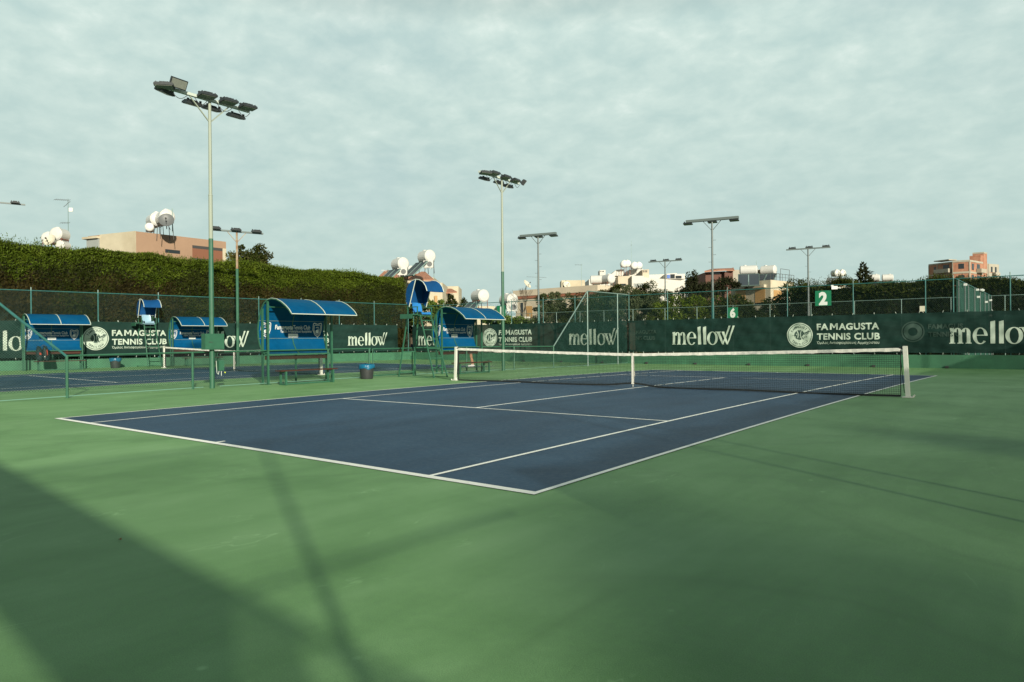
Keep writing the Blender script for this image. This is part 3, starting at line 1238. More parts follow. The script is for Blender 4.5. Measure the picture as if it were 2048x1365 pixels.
def word_logo(x0, y0, W_, fl):
    """the wide serif word on the screens: high contrast letters, two long slashes ending the last letter"""
    k = W_ / 3.45
    xh = 0.66 * k
    st = 0.135 * k
    hl = 0.035 * k

    def P(pts):
        fl.poly([(x0 + a * k, y0 + b) for a, b in pts])
    x = lambda v: v
    # m
    P([(0.0, xh * 0.90), (0.0, xh), (0.155, xh * 1.04), (0.155, 0), (0.02, 0), (0.02, xh * 0.9)])
    P([(-0.02, 0), (-0.02, hl), (0.20, hl), (0.20, 0)])
    for cx in (0.155, 0.455):
        a, b = x0 + cx * k, x0 + (cx + 0.30) * k
        fl.ring((a + b) / 2 - 0.02 * k, y0 + xh * 0.70, (b - a) / 2 + 0.02 * k, xh * 0.31, (b - a) / 2 - st * 0.85, xh * 0.26, 0, 172, 20)
        P([(cx + 0.165, 0), (cx + 0.30, 0), (cx + 0.30, xh * 0.72), (cx + 0.165, xh * 0.72)])
        P([(cx + 0.125, 0), (cx + 0.125, hl), (cx + 0.34, hl), (cx + 0.34, 0)])
    # e
    cx, cy = x0 + 1.10 * k, y0 + xh * 0.49
    fl.ring(cx, cy, 0.265 * k, xh * 0.53, 0.135 * k, xh * 0.475, 0, 320, 40, dxi=0.01 * k)
    P([(0.93, xh * 0.50), (0.93, xh * 0.56), (1.365, xh * 0.56), (1.365, xh * 0.50)])
    # l l
    for lx in (1.46, 1.755):
        P([(lx, 0), (lx + 0.165, 0), (lx + 0.165, 0.955 * k), (lx, 0.915 * k)])
    # o
    cx = x0 + 2.27 * k
    fl.ring(cx, cy, 0.30 * k, xh * 0.53, 0.155 * k, xh * 0.475, 0, 360, 48)
    # w with two slashes
    P([(2.50, xh), (2.665, xh), (2.90, 0.0), (2.80, 0.0)])
    P([(2.43, xh - hl), (2.43, xh), (2.74, xh), (2.74, xh - hl)])
    P([(2.82, 0.03), (2.87, 0.0), (3.26, 0.96 * k), (3.15, 0.96 * k)])
    P([(2.78, xh), (2.915, xh), (3.115, 0.0), (3.03, 0.0)])
    P([(3.045, 0.03), (3.10, 0.0), (3.47, 0.96 * k), (3.37, 0.96 * k)])


def club_badge(cx, cy, R, lt, dk):
    """round club badge: lt gets the pale parts, dk the dark drawing on it"""
    lt.disc(cx, cy, R, 64, 0.0005)
    dk.ring(cx, cy, R * 0.93, R * 0.93, R * 0.88, R * 0.88, n=64, z=0.0015)
    dk.disc(cx - 0.02 * R, cy + 0.02 * R, R * 0.40, 40, 0.0015)
    # seams of the ball
    lt.ring(cx - 0.42 * R, cy + 0.02 * R, R * 0.34, R * 0.46, R * 0.27, R * 0.41, -52, 52, 16, z=0.0025)
    lt.ring(cx + 0.36 * R, cy + 0.06 * R, R * 0.34, R * 0.46, R * 0.27, R * 0.41, 128, 232, 16, z=0.0025)
    # spiky flash striking the ball
    star = [(0.12, -0.12), (0.22, -0.04), (0.30, 0.10), (0.35, 0.02), (0.74, 0.20), (0.46, -0.03), (0.58, -0.16), (0.36, -0.13), (0.27, -0.34), (0.20, -0.17)]
    c0 = (0.27, -0.02)
    sp_ = [(cx + a * R, cy + b * R) for a, b in star]
    for i in range(len(sp_)):
        a, b = sp_[i], sp_[(i + 1) % len(sp_)]
        lt.m.add([(cx + c0[0] * R, cy + c0[1] * R, 0.0035), (a[0], a[1], 0.0035), (b[0], b[1], 0.0035)], [(0, 1, 2)])
        # dark outline of the flash
        d = Vector((b[0] - a[0], b[1] - a[1], 0))
        nn = Vector((-d.y, d.x, 0)).normalized() * R * 0.018
        dk.m.add([(a[0] - nn.x, a[1] - nn.y, 0.0045), (b[0] - nn.x, b[1] - nn.y, 0.0045), (b[0] + nn.x, b[1] + nn.y, 0.0045), (a[0] + nn.x, a[1] + nn.y, 0.0045)], [(0, 1, 2, 3)])
    dk.poly([(cx + 0.34 * R, cy + 0.20 * R), (cx + 0.76 * R, cy + 0.36 * R), (cx + 0.80 * R, cy + 0.27 * R), (cx + 0.42 * R, cy + 0.10 * R)], 0.0045)
    dk.poly([(cx - 0.75 * R, cy - 0.06 * R), (cx - 0.40 * R, cy + 0.02 * R), (cx - 0.40 * R, cy - 0.02 * R)], 0.0015)
    dk.arc_text('FAMAGUSTA', cx, cy, R * 0.70, R * 0.20, 158, 22, bold=0.03, z=0.0015)
    dk.arc_text('TENNIS CLUB', cx, cy, R * 0.70, R * 0.18, 216, 324, flip=True, bold=0.03, z=0.0015)
    dk.text('1979', cx - 0.13 * R, cy - 0.52 * R, R * 0.09, 0.02, width=0.26 * R, z=0.0015)


def club_words(x0, fl, z0=0.0):
    """the block capitals and the small Greek line; x0 = left edge, heights as on the screens"""
    y = 1.745 + z0
    fl.text('FA', x0, y, 0.30, 0.046, 1.04, width=0.53)
    m0, m1, ym = x0 + 0.595, x0 + 0.945, y + 0.30
    fl.poly([(m0, y), (m0 + 0.072, y), (m0 + 0.072, ym), (m0, ym)])
    fl.poly([(m1 - 0.072, y), (m1, y), (m1, ym), (m1 - 0.072, ym)])
    mc = (m0 + m1) / 2
    fl.poly([(m0 + 0.03, ym), (m0 + 0.085, ym), (mc + 0.03, y + 0.08), (mc - 0.03, y + 0.08)])
    fl.poly([(m1 - 0.03, ym), (m1 - 0.085, ym), (mc - 0.03, y + 0.08), (mc + 0.03, y + 0.08)])
    fl.text('AGUSTA', x0 + 0.985, y, 0.30, 0.046, 1.07, width=1.715)
    fl.text('TENNIS CLUB', x0, 1.285 + z0, 0.30, 0.044, 1.07, width=2.73)
    fl.text('Όμιλος Αντισφαιρίσεως Αμμοχώστου', x0, 1.075 + z0, 0.120, 0.012, 1.02, width=2.70)


def refine(mb, longest):
    """triangulate and split long edges so that flat lettering can follow a wavy cloth"""
    me = bpy.data.meshes.new('tmp')
    me.from_pydata(mb.v, [], mb.f)
    bm = bmesh.new()
    bm.from_mesh(me)
    bpy.data.meshes.remove(me)
    for _ in range(5):
        es = [e for e in bm.edges if e.calc_length() > longest]
        if not es:
            break
        bmesh.ops.triangulate(bm, faces=[f for f in bm.faces if len(f.verts) > 4])
        es = [e for e in bm.edges if e.calc_length() > longest]
        bmesh.ops.subdivide_edges(bm, edges=es, cuts=1)
    bmesh.ops.triangulate(bm, faces=bm.faces)
    bm.verts.index_update()
    mb.v = [tuple(v.co) for v in bm.verts]
    mb.f = [tuple(v.index for v in f.verts) for f in bm.faces]
    bm.free()


def screen(P, Q, z0, z1, label, off, texts, sag=0.02):
    """hanging wind screen between plan points P and Q. texts: function filling (pale, dark, faint) Flats in (s, z)"""
    P, Q = Vector(P), Vector(Q)
    d = (Q - P)
    L = d.length
    d.normalize()
    n = Vector((d.y, -d.x, 0))
    t = thing('windscreen', label, 'banner', (P.x, P.y, 0), 0, 'green screens round the courts')

    def wob(s, z):
        return 0.018 * math.sin(s * 1.1 + z) + 0.014 * math.sin(s * 3.3 - z * 2.2 + math.sin(s)) + 0.013 * math.sin(s * 7.1 + z * 5) + 0.010 * math.sin(z * 13 + s * 2.1) + 0.006 * math.sin(s * 17 - z * 9)

    def pt(s, z, o):
        return P + d * s + n * (off + o + wob(s, z)) + Vector((0, 0, z))
    m = MB()
    nx = int(L / 0.09)
    nz = 18
    vs, fs = [], []
    for i in range(nx + 1):
        s = L * i / nx
        tie = abs(math.sin(math.pi * s / 0.9))
        for j in range(nz + 1):
            zt = z1 - sag * tie
            zb = z0 + 0.5 * sag * tie
            z = zb + (zt - zb) * j / nz
            vs.append(pt(s, z, 0))
    for i in range(nx):
        for j in range(nz):
            a = i * (nz + 1) + j
            fs.append((a, a + nz + 1, a + nz + 2, a + 1))
    m.add(vs, fs)
    part('fabric', m, m_banner, t, world=True, smooth=True, fix=False)
    tm = MB()
    k = int(L / 0.9)
    for i in range(k + 1):
        s = 0.9 * i
        for z, up in ((z1, 1), (z0, -1)):
            a = pt(s, z, 0.006)
            tm.bar(a - Vector((0, 0, 0.02 * up)), a + Vector((0, 0, 0.065 * up)) + d * random.uniform(-.04, .05), 0.028, 0.012)
    part('ties', tm, m_edge, t, world=True)
    def put(nm, fl, mm, par=None):
        refine(fl.m, 0.11)
        mbx = fl.place(lambda a, b, c: pt(a, b, 0.012 + c))
        o = part(nm, mbx, mm, t, world=True, fix=False)
        if par is not None:
            o.parent = par
        return o
    for kind, s0, w_, zz in texts:
        fl = Flat()
        if kind == 'word':
            word_logo(s0, zz, w_, fl)
            put('word_lettering', fl, m_letter)
        elif kind == 'badge':
            dk = Flat()
            club_badge(s0, zz, w_, fl, dk)
            bo_ = put('club_badge', fl, m_letter)
            put('badge_drawing', dk, m_dark, bo_)
        elif kind == 'club':
            club_words(s0, fl, zz)
            put('club_lettering', fl, m_letter)
        elif kind == 'ghost_badge':
            fl.ring(s0, zz, w_, w_, w_ * 0.88, w_ * 0.88, n=40)
            fl.ring(s0, zz, w_ * 0.80, w_ * 0.80, w_ * 0.40, w_ * 0.40, n=40)
            put('faint_badge', fl, m_ghost)
        else:
            fl.text(kind[0], s0, zz + 0.34, 0.21, 0.035, width=w_)
            put('faint_lettering', fl, m_ghost)
            fl = Flat()
            fl.text(kind[1], s0, zz, 0.21, 0.035, width=w_ * 0.92)
            put('faint_lettering', fl, m_ghost)
    return t


o = -22.55
far_left = [('word', -21.97 - o, 3.45, 1.08), ('badge', -15.30 - o, 0.60, 1.575), ('club', -14.57 - o, 0, 0.0), ('word', -9.10 - o, 3.40, 1.08)]
o = -5.02
far_right = [('word', -2.37 - o, 3.45, 1.07), ('badge', 4.30 - o, 0.60, 1.50), ('club', 5.09 - o, 0, 0.0), ('word', 10.53 - o, 3.45, 1.07),
             ('ghost_badge', 9.13 - o, 0.46, 1.60), (('FAMAGUS', 'TENNIS C'), 9.72 - o, 1.30, 1.38), (('MAGUSTA', 'NIS CLUB'), -4.60 - o, 1.30, 1.34)]


screen((-22.55, FWY, 0), (-5.14, FWY, 0), 0.66, 2.44, 'dark green windscreen with pale lettering on the far fence, left of the divider fence', 0.05, far_left)
screen((-5.02, FWY, 0), (15.7, FWY, 0), 0.66, 2.44, 'dark green windscreen with pale lettering on the far fence, behind the nearer net', 0.05, far_right)


S0 = lw(-6.5)
lf = lambda y: (lw(y) - S0).length
left_texts = [('word', lf(4.70), 3.45, 1.10), ('badge', lf(10.36), 0.60, 1.65), ('club', lf(11.11), 0, 0.05), ('word', lf(15.1), 3.4, 1.12),
              ('badge', lf(20.4), 0.60, 1.65), ('club', lf(21.15), 0, 0.05), ('word', lf(25.3), 3.15, 1.12)]
screen(lw(-6.5), lw(29.35), 0.72, 2.53, 'dark green windscreen with pale lettering along the left wall under the hedge', 0.06, left_texts)


# ------------------------------------------------------------------ number signs, small fittings on the fences
def number_sign(txt, c, size, nrm_y, label):
    t = thing('court_sign', label, 'sign', c, 0, 'square green court number signs')
    b = MB()
    b.box((0, 0, 0), (size, 0.02, size))
    part('board', b, m_sign, t)
    fl = Flat()
    h = size * 0.80
    v, f = text_geo(txt, h / 0.73, 0.075 * h)
    xs = [p[0] for p in v]
    mid = (min(xs) + max(xs)) / 2
    fl.m.add([((p[0] - mid) * 0.9, p[1] - h / 2, 0) for p in v], f)
    part('number', fl.place(lambda a, b_, c_: (a, -0.014, b_)), m_signw, t, fix=False)
    return t


number_sign('2', (5.38, FWY - 0.02, 3.25), 0.72, -1, 'large green square sign with a white 2 high on the far fence')
number_sign('1', (-14.37, FWY - 0.02, 3.28), 0.70, -1, 'green square sign half hidden behind the second tall floodlight pole')
p6 = at_y(1466, 626, yB)
number_sign('6', (p6.x, yB - 0.06, p6.z), 0.80, -1, 'smaller looking green square sign with a white 6 on the fence of the courts beyond')
q = MB()
pp = at_y(1845, 618, FWY + 0.05)
q.box((pp.x, FWY - 0.0, pp.z), (0.20, 0.02, 0.24))
q.tube((pp.x, FWY, pp.z - 0.12), (pp.x + 0.14, FWY, pp.z - 0.30), 0.008)
tag(part('notice_plate', q, m_dishc), 'small cream plate wired to the far fence at the right', 'plate')
q = MB()
pp = at_y(1669, 576, FWY)
q.box((pp.x, FWY, pp.z), (0.26, 0.16, 0.15), 0.3)
q.box((pp.x - 0.10, FWY, pp.z + 0.09), (0.09, 0.09, 0.08))
q.tube((pp.x + 0.1, FWY, pp.z), (pp.x + 0.26, FWY, pp.z - 0.03), 0.03)
tag(part('security_camera', q, m_signw), 'small white camera on the far fence rail beside the sign with the 2', 'camera')


# ------------------------------------------------------------------ players' shelters
def arc_profile():
    pts = [(1.28, 2.17), (1.17, 2.29), (1.00, 2.41), (0.78, 2.535), (0.52, 2.63), (0.26, 2.665), (0.02, 2.63), (-0.16, 2.53), (-0.29, 2.37),
           (-0.40, 2.16), (-0.47, 1.94), (-0.505, 1.70), (-0.485, 1.46), (-0.42, 1.26), (-0.30, 1.08), (-0.10, 0.93)]
    return pts


PROF = arc_profile()


def prof_at(s):
    """point and outward normal on the profile, s in metres from the lip"""
    acc = 0
    for (x0, z0), (x1, z1) in zip(PROF[:-1], PROF[1:]):
        d = math.hypot(x1 - x0, z1 - z0)
        if acc + d >= s or (x1, z1) == PROF[-1]:
            k = (s - acc) / d
            tx, tz = (x1 - x0) / d, (z1 - z0) / d
            return x0 + (x1 - x0) * k, z0 + (z1 - z0) * k, tz, -tx
        acc += d


def prof_s_at_z(z):
    """arc length on the back part where the profile has height z"""
    acc = 0
    best = 0
    for (x0, z0), (x1, z1) in zip(PROF[:-1], PROF[1:]):
        d = math.hypot(x1 - x0, z1 - z0)
        if x0 < 0.1 and (z0 - z) * (z1 - z) <= 0:
            return acc + d * (z0 - z) / (z0 - z1)
        acc += d
    return acc


SHW = 2.48


def make_shelter():
    t = thing('player_shelter', 'blue curved player shelter beside the nearer court, next to the first floodlight pole', 'shelter', (0, 0, 0), 0, 'blue curved player shelters')
    hw = SHW / 2
    # frame posts
    for sx in (0.0, -0.30):
        for sy in (-1, 1):
            p = MB()
            zt = 2.60 if sx == 0 else 2.38
            p.bar((sx, sy * (hw - 0.03), 0), (sx, sy * (hw - 0.03), zt), 0.055, 0.055)
            po = part('post', p, m_steel_g, t)
            p = MB()
            p.box((sx, sy * (hw - 0.03), 0.008), (0.14, 0.14, 0.012))
            part('foot_plate', p, m_steel_g, po)
    p = MB()
    p.bar((-0.30, 0, 0), (-0.30, 0, 0.98), 0.045, 0.045)
    part('post', p, m_steel_g, t)
    # curved sheet, thin but solid
    m = MB()
    vs, fs = [], []
    n = len(PROF)
    for y in (-hw, hw):
        for off in (0.0, 0.012):
            for i, (x, z) in enumerate(PROF):
                a = PROF[max(0, i - 1)]
                b = PROF[min(n - 1, i + 1)]
                L = math.hypot(b[0] - a[0], b[1] - a[1])
                nx_, nz_ = -(b[1] - a[1]) / L * -1, (b[0] - a[0]) / L * -1
                vs.append((x + nx_ * -off, y, z + nz_ * off))
    k = n
    for i in range(n - 1):
        fs.append((i, i + 1, 2 * k + i + 1, 2 * k + i))
        fs.append((k + i, 3 * k + i, 3 * k + i + 1, k + i + 1))
        fs.append((i, k + i, k + i + 1, i + 1))
        fs.append((2 * k + i, 2 * k + i + 1, 3 * k + i + 1, 3 * k + i))
    fs.append((0, 2 * k, 3 * k, k))
    fs.append((k - 1, 2 * k - 1, 4 * k - 1, 3 * k - 1))
    m.add(vs, fs)
    part('curved_panel', m, m_blueP, t, smooth=False)
    # ribs: pale on the outside edges of the roof
    for yy, nm in ((-hw, 'edge_rib'), (0.0, 'middle_rib'), (hw, 'edge_rib')):
        r = MB()
        for (x0, z0), (x1, z1) in zip(PROF[:-1], PROF[1:]):
            r.bar((x0, yy, z0), (x1, yy, z1), 0.035, 0.035, (0, 1, 0))
        if nm == 'edge_rib':
            part(nm, r, m_steel_g, t)
        else:
            part(nm, r, m_steel_g, t)
    w = MB()
    for yy in (-hw, 0.0, hw):
        for (x0, z0), (x1, z1) in zip(PROF[:6], PROF[1:7]):
            w.bar((x0, yy + 0.004, z0 + 0.022), (x1, yy + 0.004, z1 + 0.022), 0.028, 0.012, (0, 0, 1))
    w.bar((PROF[0][0] + 0.012, -hw, PROF[0][1]), (PROF[0][0] + 0.012, hw, PROF[0][1]), 0.022, 0.024)
    part('pale_trim', w, m_edge, t)
    b = MB()
    for s_z in (2.0, 1.44):
        s = prof_s_at_z(s_z)
        x, z, nx_, nz_ = prof_at(s)
        b.bar((x + 0.016, -hw, z), (x + 0.016, hw, z), 0.012, 0.014)
        part('seam_strip', b, m_galv, t)
        b = MB()
    b = MB()
    b.bar((-0.10, -hw, 0.93), (-0.10, hw, 0.93), 0.04, 0.04)
    b.bar((0, -hw, 0.99), (-0.33, -hw, 0.99), 0.03, 0.04)
    b.bar((0, hw, 0.99), (-0.33, hw, 0.99), 0.03, 0.04)
    b.bar((0.02, -hw + 0.03, 2.42), (0.02, hw - 0.03, 2.42), 0.03, 0.03)
    part('cross_bar', b, m_steel_g, t)
    b = MB()
    b.bar((-0.21, -hw + 0.06, 0.83), (-0.21, hw - 0.06, 0.83), 0.025, 0.125)
    part('back_board', b, m_wood, t)
    # lettering on the middle panel
    fl = Flat()
    fl.text('Famagusta', -0.64, 1.735, 0.145, 0.030, width=0.66)
    fl.text('Tennis Club', 0.03, 1.735, 0.145, 0.004, width=0.66)
    sub = Flat()
    sub.k = 30
    sub.text('Όμιλος', -0.44, 1.635, 0.075, 0.03, width=0.24)
    sub.text('Αντισφαιρίσεως Αμμοχώστου', -0.17, 1.635, 0.075, 0.016, width=0.92)
    letters = fl

    def onp(a, b_, c_):
        s = prof_s_at_z(b_)
        x, z, nx_, nz_ = prof_at(s)
        return (x + 0.020 + c_, a, z)
    part('club_lettering', letters.place(onp), m_signw, t, fix=False)
    part('small_lettering', sub.place(onp), m_signw, t, fix=False)
    for cx in (-0.98, 0.98):
        fl = Flat()
        for sc, wd in ((1.0, 0.024), (0.74, 0.016)):
            sh = [(-0.17, 0.20), (-0.13, 0.23), (0, 0.19), (0.13, 0.23), (0.17, 0.20), (0.17, 0.0), (0.10, -0.16), (0, -0.24), (-0.10, -0.16), (-0.17, 0.0)]
            pts = [(cx + a * sc, 1.72 + c * sc) for a, c in sh]
            for a, c in zip(pts, pts[1:] + pts[:1]):
                d = Vector((c[0] - a[0], c[1] - a[1], 0))
                nn = Vector((-d.y, d.x, 0)).normalized() * wd * 0.5
                fl.poly([(a[0] - nn.x, a[1] - nn.y), (c[0] - nn.x, c[1] - nn.y), (c[0] + nn.x, c[1] + nn.y), (a[0] + nn.x, a[1] + nn.y)])
        fl.disc(cx, 1.665, 0.062, 20)
        fl.ring(cx + 0.05, 1.73, 0.035, 0.035, 0.02, 0.02, n=12)
        fl.poly([(cx - 0.06, 1.79), (cx + 0.06, 1.79), (cx + 0.05, 1.81), (cx - 0.05, 1.81)])
        part('crest', fl.place(onp), m_signw, t, fix=False)
    pm = MB()
    x, z, _, _ = prof_at(prof_s_at_z(1.53))
    pm.box((x + 0.024, 0.02, 1.53), (0.012, 0.36, 0.12), 0, -0.06)
    pl = part('name_plate', pm, m_signw, t)
    fl = Flat()
    fl.text('PLAYER', -0.10, 1.505, 0.05, 0.02, width=0.24)
    part('plate_lettering', fl.place(lambda a, b_, c_: (x + 0.034 - (b_ - 1.53) * 0.06, a, b_)), m_edge, pl, fix=False)
    return t


def make_bench():
    t = thing('bench', 'brown plank bench on green legs in front of the nearest blue shelter', 'bench', (0, 0, 0), 0, 'brown plank benches before the shelters')
    b = MB()
    b.bar((0.085, -1.06, 0.44), (0.085, 1.06, 0.44), 0.15, 0.035)
    b.bar((-0.085, -1.06, 0.44), (-0.085, 1.06, 0.44), 0.15, 0.035)
    part('seat', b, m_wood, t)
    for sy in (-0.88, 0.88):
        for sx in (-0.14, 0.14):
            l = MB()
            l.bar((sx, sy, 0.0), (sx, sy, 0.42), 0.055, 0.055)
            part('leg', l, m_steel_g, t)
    f = MB()
    for sy in (-0.88, 0.88):
        f.bar((-0.11, sy, 0.028), (0.11, sy, 0.028), 0.05, 0.05)
        f.bar((-0.14, sy, 0.40), (0.14, sy, 0.40), 0.045, 0.03)
    f.bar((0, -0.85, 0.03), (0, 0.85, 0.03), 0.045, 0.045)
    part('frame', f, m_steel_g, t)
    return t


sh = make_shelter()
sh.location = (-4.98, 8.85, gz(-5, 8.85))
dup(sh, (-4.98, 16.62, gz(-5, 16.6)), 0, 'blue curved player shelter directly behind the umpire chair of the nearer court')
ang = math.atan2(LN.y, LN.x)
s3 = (-23.95, 8.22)
s4 = (-23.50, 15.03)
sh3 = dup(sh, (s3[0], s3[1], gz(*s3)), ang, 'blue curved player shelter against the left wall with a racket bag on its bench')
sh4 = dup(sh, (s4[0], s4[1], gz(*s4)), ang, 'blue curved player shelter against the left wall, behind the farther net')
be = make_bench()
be.location = (-4.30, 8.60, gz(-4.3, 8.6))
dup(be, (-4.30, 16.45, gz(-4.3, 16.4)), 0, 'brown plank bench seen through the nearer net, behind the net post')
dup(be, (s3[0] + 0.62, s3[1] + 0.05, gz(s3[0], s3[1])), ang, 'brown plank bench against the left wall carrying a dark racket bag')
dup(be, (s4[0] + 0.62, s4[1] + 0.10, gz(s4[0], s4[1])), ang, 'brown plank bench against the left wall, behind the farther net')


# ------------------------------------------------------------------ umpire chairs
def make_umpire():
    t = thing('umpire_chair', 'tall green umpire chair with blue seat and canopy beside the nearer net', 'umpire chair', (0, 0, 0), 0, 'green umpire chairs with blue canopies')
    H = 2.25
    hw0, hw1 = 0.34, 0.27
    for sy in (-1, 1):
        p = MB()
        p.bar((0.85, sy * hw0, 0), (0.10, sy * hw1, H), 0.04, 0.04)
        part('front_leg', p, m_steel_t if False else m_steel_g, t)
        p = MB()
        p.bar((-0.95, sy * (hw0 + 0.03), 0), (-0.55, sy * hw1, H), 0.04, 0.04)
        part('rear_leg', p, m_steel_g, t)
    for k in range(6):
        z = 0.36 + 0.34 * k
        f = z / H
        x = 0.85 + (0.10 - 0.85) * f
        hw = hw0 + (hw1 - hw0) * f
        r = MB()
        r.bar((x + 0.005, -hw, z), (x + 0.005, hw, z), 0.045, 0.03)
        part('rung', r, m_steel_g, t)
    b = MB()
    for z in (0.16, 0.92):
        f = z / H
        x = -0.95 + 0.40 * f
        b.bar((x, -0.37 + 0.09 * f, z), (x, 0.37 - 0.09 * f, z), 0.04, 0.04)
        part('rear_bar', b, m_steel_g, t)
        b = MB()
    b.bar((-0.95, -0.37, 0.012), (0.85, -0.34, 0.012), 0.03, 0.02)
    part('skid', b, m_steel_g, t)
    b = MB()
    b.bar((-0.95, 0.37, 0.012), (0.85, 0.34, 0.012), 0.03, 0.02)
    part('skid', b, m_steel_g, t)
    b = MB()
    b.bar((-0.55, -0.27, H), (0.10, -0.27, H), 0.045, 0.045)
    b.bar((-0.55, 0.27, H), (0.10, 0.27, H), 0.045, 0.045)
    b.bar((-0.55, -0.27, H), (-0.55, 0.27, H), 0.045, 0.045)
    b.bar((0.10, -0.27, H - 0.02), (0.10, 0.27, H - 0.02), 0.045, 0.03)
    part('seat_frame', b, m_steel_g, t)
    # arm rests and canopy supports
    for sy in (-1, 1):
        a = MB()
        y = sy * 0.36
        a.bar((-0.45, y, H), (-0.45, y, H + 0.42), 0.03, 0.03)
        a.bar((0.05, y, H), (0.05, y, H + 0.30), 0.03, 0.03)
        a.bar((-0.45, y, H + 0.30), (0.08, y, H + 0.30), 0.035, 0.03)
        a.bar((-0.45, y, H), (0.10, y, H), 0.03, 0.03)
        a.bar((-0.40, sy * 0.27, H), (-0.40, sy * 0.40, H), 0.03, 0.03)
        a.bar((-0.45, y, H + 0.42), (-0.52, y * 1.1, H + 0.55), 0.03, 0.03)
        part('arm_frame', a, m_steel_g, t)
    w = MB()
    w.box((-0.18, -0.55, H + 0.02), (0.62, 0.30, 0.03))
    w.box((-0.18, -0.69, H - 0.06), (0.62, 0.02, 0.14))
    part('side_table', w, m_steel_g, t)
    # moulded seat
    s = MB()
    pr = [(0.16, 0.02), (0.12, 0.07), (0.0, 0.085), (-0.22, 0.06), (-0.30, 0.09), (-0.34, 0.20), (-0.38, 0.36), (-0.41, 0.46)]
    vs, fs = [], []
    ny = 8
    for i, (x, z) in enumerate(pr):
        for j in range(ny + 1):
            f = j / ny * 2 - 1
            cup = 0.035 * f * f
            vs.append((x + (cup if i > 4 else 0), f * 0.23 * (1 if i < 7 else 0.86), H + 0.02 + z + (cup if 0 < i < 5 else 0)))
    nn = len(vs)
    vs += [(x - 0.012, y, z - 0.014) for x, y, z in vs]
    for i in range(len(pr) - 1):
        for j in range(ny):
            q_ = i * (ny + 1) + j
            fs.append((q_, q_ + 1, q_ + ny + 2, q_ + ny + 1))
            fs.append((nn + q_, nn + q_ + ny + 1, nn + q_ + ny + 2, nn + q_ + 1))
    s.add(vs, fs)
    s.bar((-0.30, -0.18, H + 0.02), (-0.30, -0.18, H + 0.10), 0.03, 0.03)
    s.bar((0.05, 0.18, H + 0.02), (0.05, 0.18, H + 0.10), 0.03, 0.03)
    part('seat', s, m_seat, t)
    # hood
    pf = [(0.62, 3.09), (0.55, 3.27), (0.42, 3.42), (0.25, 3.51), (0.05, 3.54), (-0.15, 3.50), (-0.32, 3.38), (-0.42, 3.22), (-0.47, 3.02), (-0.46, 2.86), (-0.44, 2.70)]
    hw = 0.43
    c = MB()
    vs, fs = [], []
    n = len(pf)
    my = 8
    for j in range(my + 1):
        y = -hw + 2 * hw * j / my
        sg = 0.05 * (1 - (2 * j / my - 1) ** 2)
        for i, (x, z) in enumerate(pf):
            k = 1 if i < 6 else 0.4
            vs.append((x - (0.02 if i < 2 else 0), y, z - sg * k * (1 if 0 < i else 0.2)))
    for j in range(my):
        for i in range(n - 1):
            q_ = j * n + i
            fs.append((q_, q_ + 1, q_ + n + 1, q_ + n))
    b0 = len(vs)
    vs += [(x * 0.985, y, z - 0.01) for x, y, z in vs]
    fs += [tuple(b0 + i for i in reversed(f)) for f in fs]
    c.add(vs, fs)
    part('hood', c, m_blueC, t, smooth=True)
    for sy in (-1, 1):
        d = MB()
        y = sy * (hw - 0.004)
        pts = [(pf[i][0], y, pf[i][1]) for i in range(4, n)] + [(-0.30, y, 2.58)]
        d.sheet(pts, 0.012, (0, -sy, 0))
        part('side_cloth', d, m_blueC, t)
    e = MB()
    for y in (-hw, hw):
        for (x0, z0), (x1, z1) in zip(pf[:5], pf[1:6]):
            e.tube((x0, y, z0), (x1, y, z1), 0.017, n=6)
        e.tube((0.05, y, 3.54), (-0.30, y, 2.56), 0.017, n=6)
    e.tube((-0.44, -hw, 2.70), (-0.44, hw, 2.70), 0.014, n=6)
    part('hood_edge', e, m_edge, t)
    return t


uc = make_umpire()
uc.location = (-3.92, 13.36, gz(-3.9, 13.4))
u2 = (-23.75, 12.62)
uc2 = dup(uc, (u2[0], u2[1], gz(*u2) + 0.04), ang, 'tall green umpire chair with pale blue seat against the left wall')
for ch in uc2.children:
    if ch.name.startswith('seat'):
        ch.data = ch.data.copy()
        ch.data.materials[0] = m_seat2
        ch['label'] = 'pale blue moulded seat'


# ------------------------------------------------------------------ bins, balls, bag
def make_bin():
    t = thing('trash_bin', 'grey plastic bin with blue liner beside the gate of the low fence', 'trash bin', (0, 0, 0), 0, 'grey bins with blue liners')
    b = MB()
    b.lathe((0, 0, 0), [(0.205, 0), (0.215, 0.02), (0.255, 0.42), (0.262, 0.47), (0.25, 0.47), (0.235, 0.3)], 24)
    part('tub', b, m_bin, t, smooth=True)
    l = MB()
    n = 28
    prof = [(0.272, 0.36), (0.285, 0.46), (0.268, 0.515), (0.245, 0.50), (0.235, 0.38)]
    vs, fs = [], []
    for j, (r, z) in enumerate(prof):
        for i in range(n):
            a = 2 * math.pi * i / n
            k = 1 + 0.02 * math.sin(i * 2.7 + j) + (0.015 * math.sin(i * 5) if j == 0 else 0)
            vs.append((r * k * math.cos(a), r * k * math.sin(a), z + 0.015 * math.sin(i * 1.9 + j * 2) + (0.025 * math.sin(i * 0.9) if j == 0 else 0)))
    for j in range(len(prof) - 1):
        for i in range(n):
            fs.append((j * n + i, j * n + (i + 1) % n, (j + 1) * n + (i + 1) % n, (j + 1) * n + i))
    l.add(vs, fs)
    part('liner', l, m_liner, t, smooth=True)
    return t


bn = make_bin()
bn.location = (-4.80, 11.42, gz(-4.8, 11.4))
dup(bn, (-23.55, 10.85, gz(-23.6, 10.8)), 0.7, 'grey plastic bin with blue liner against the left wall')


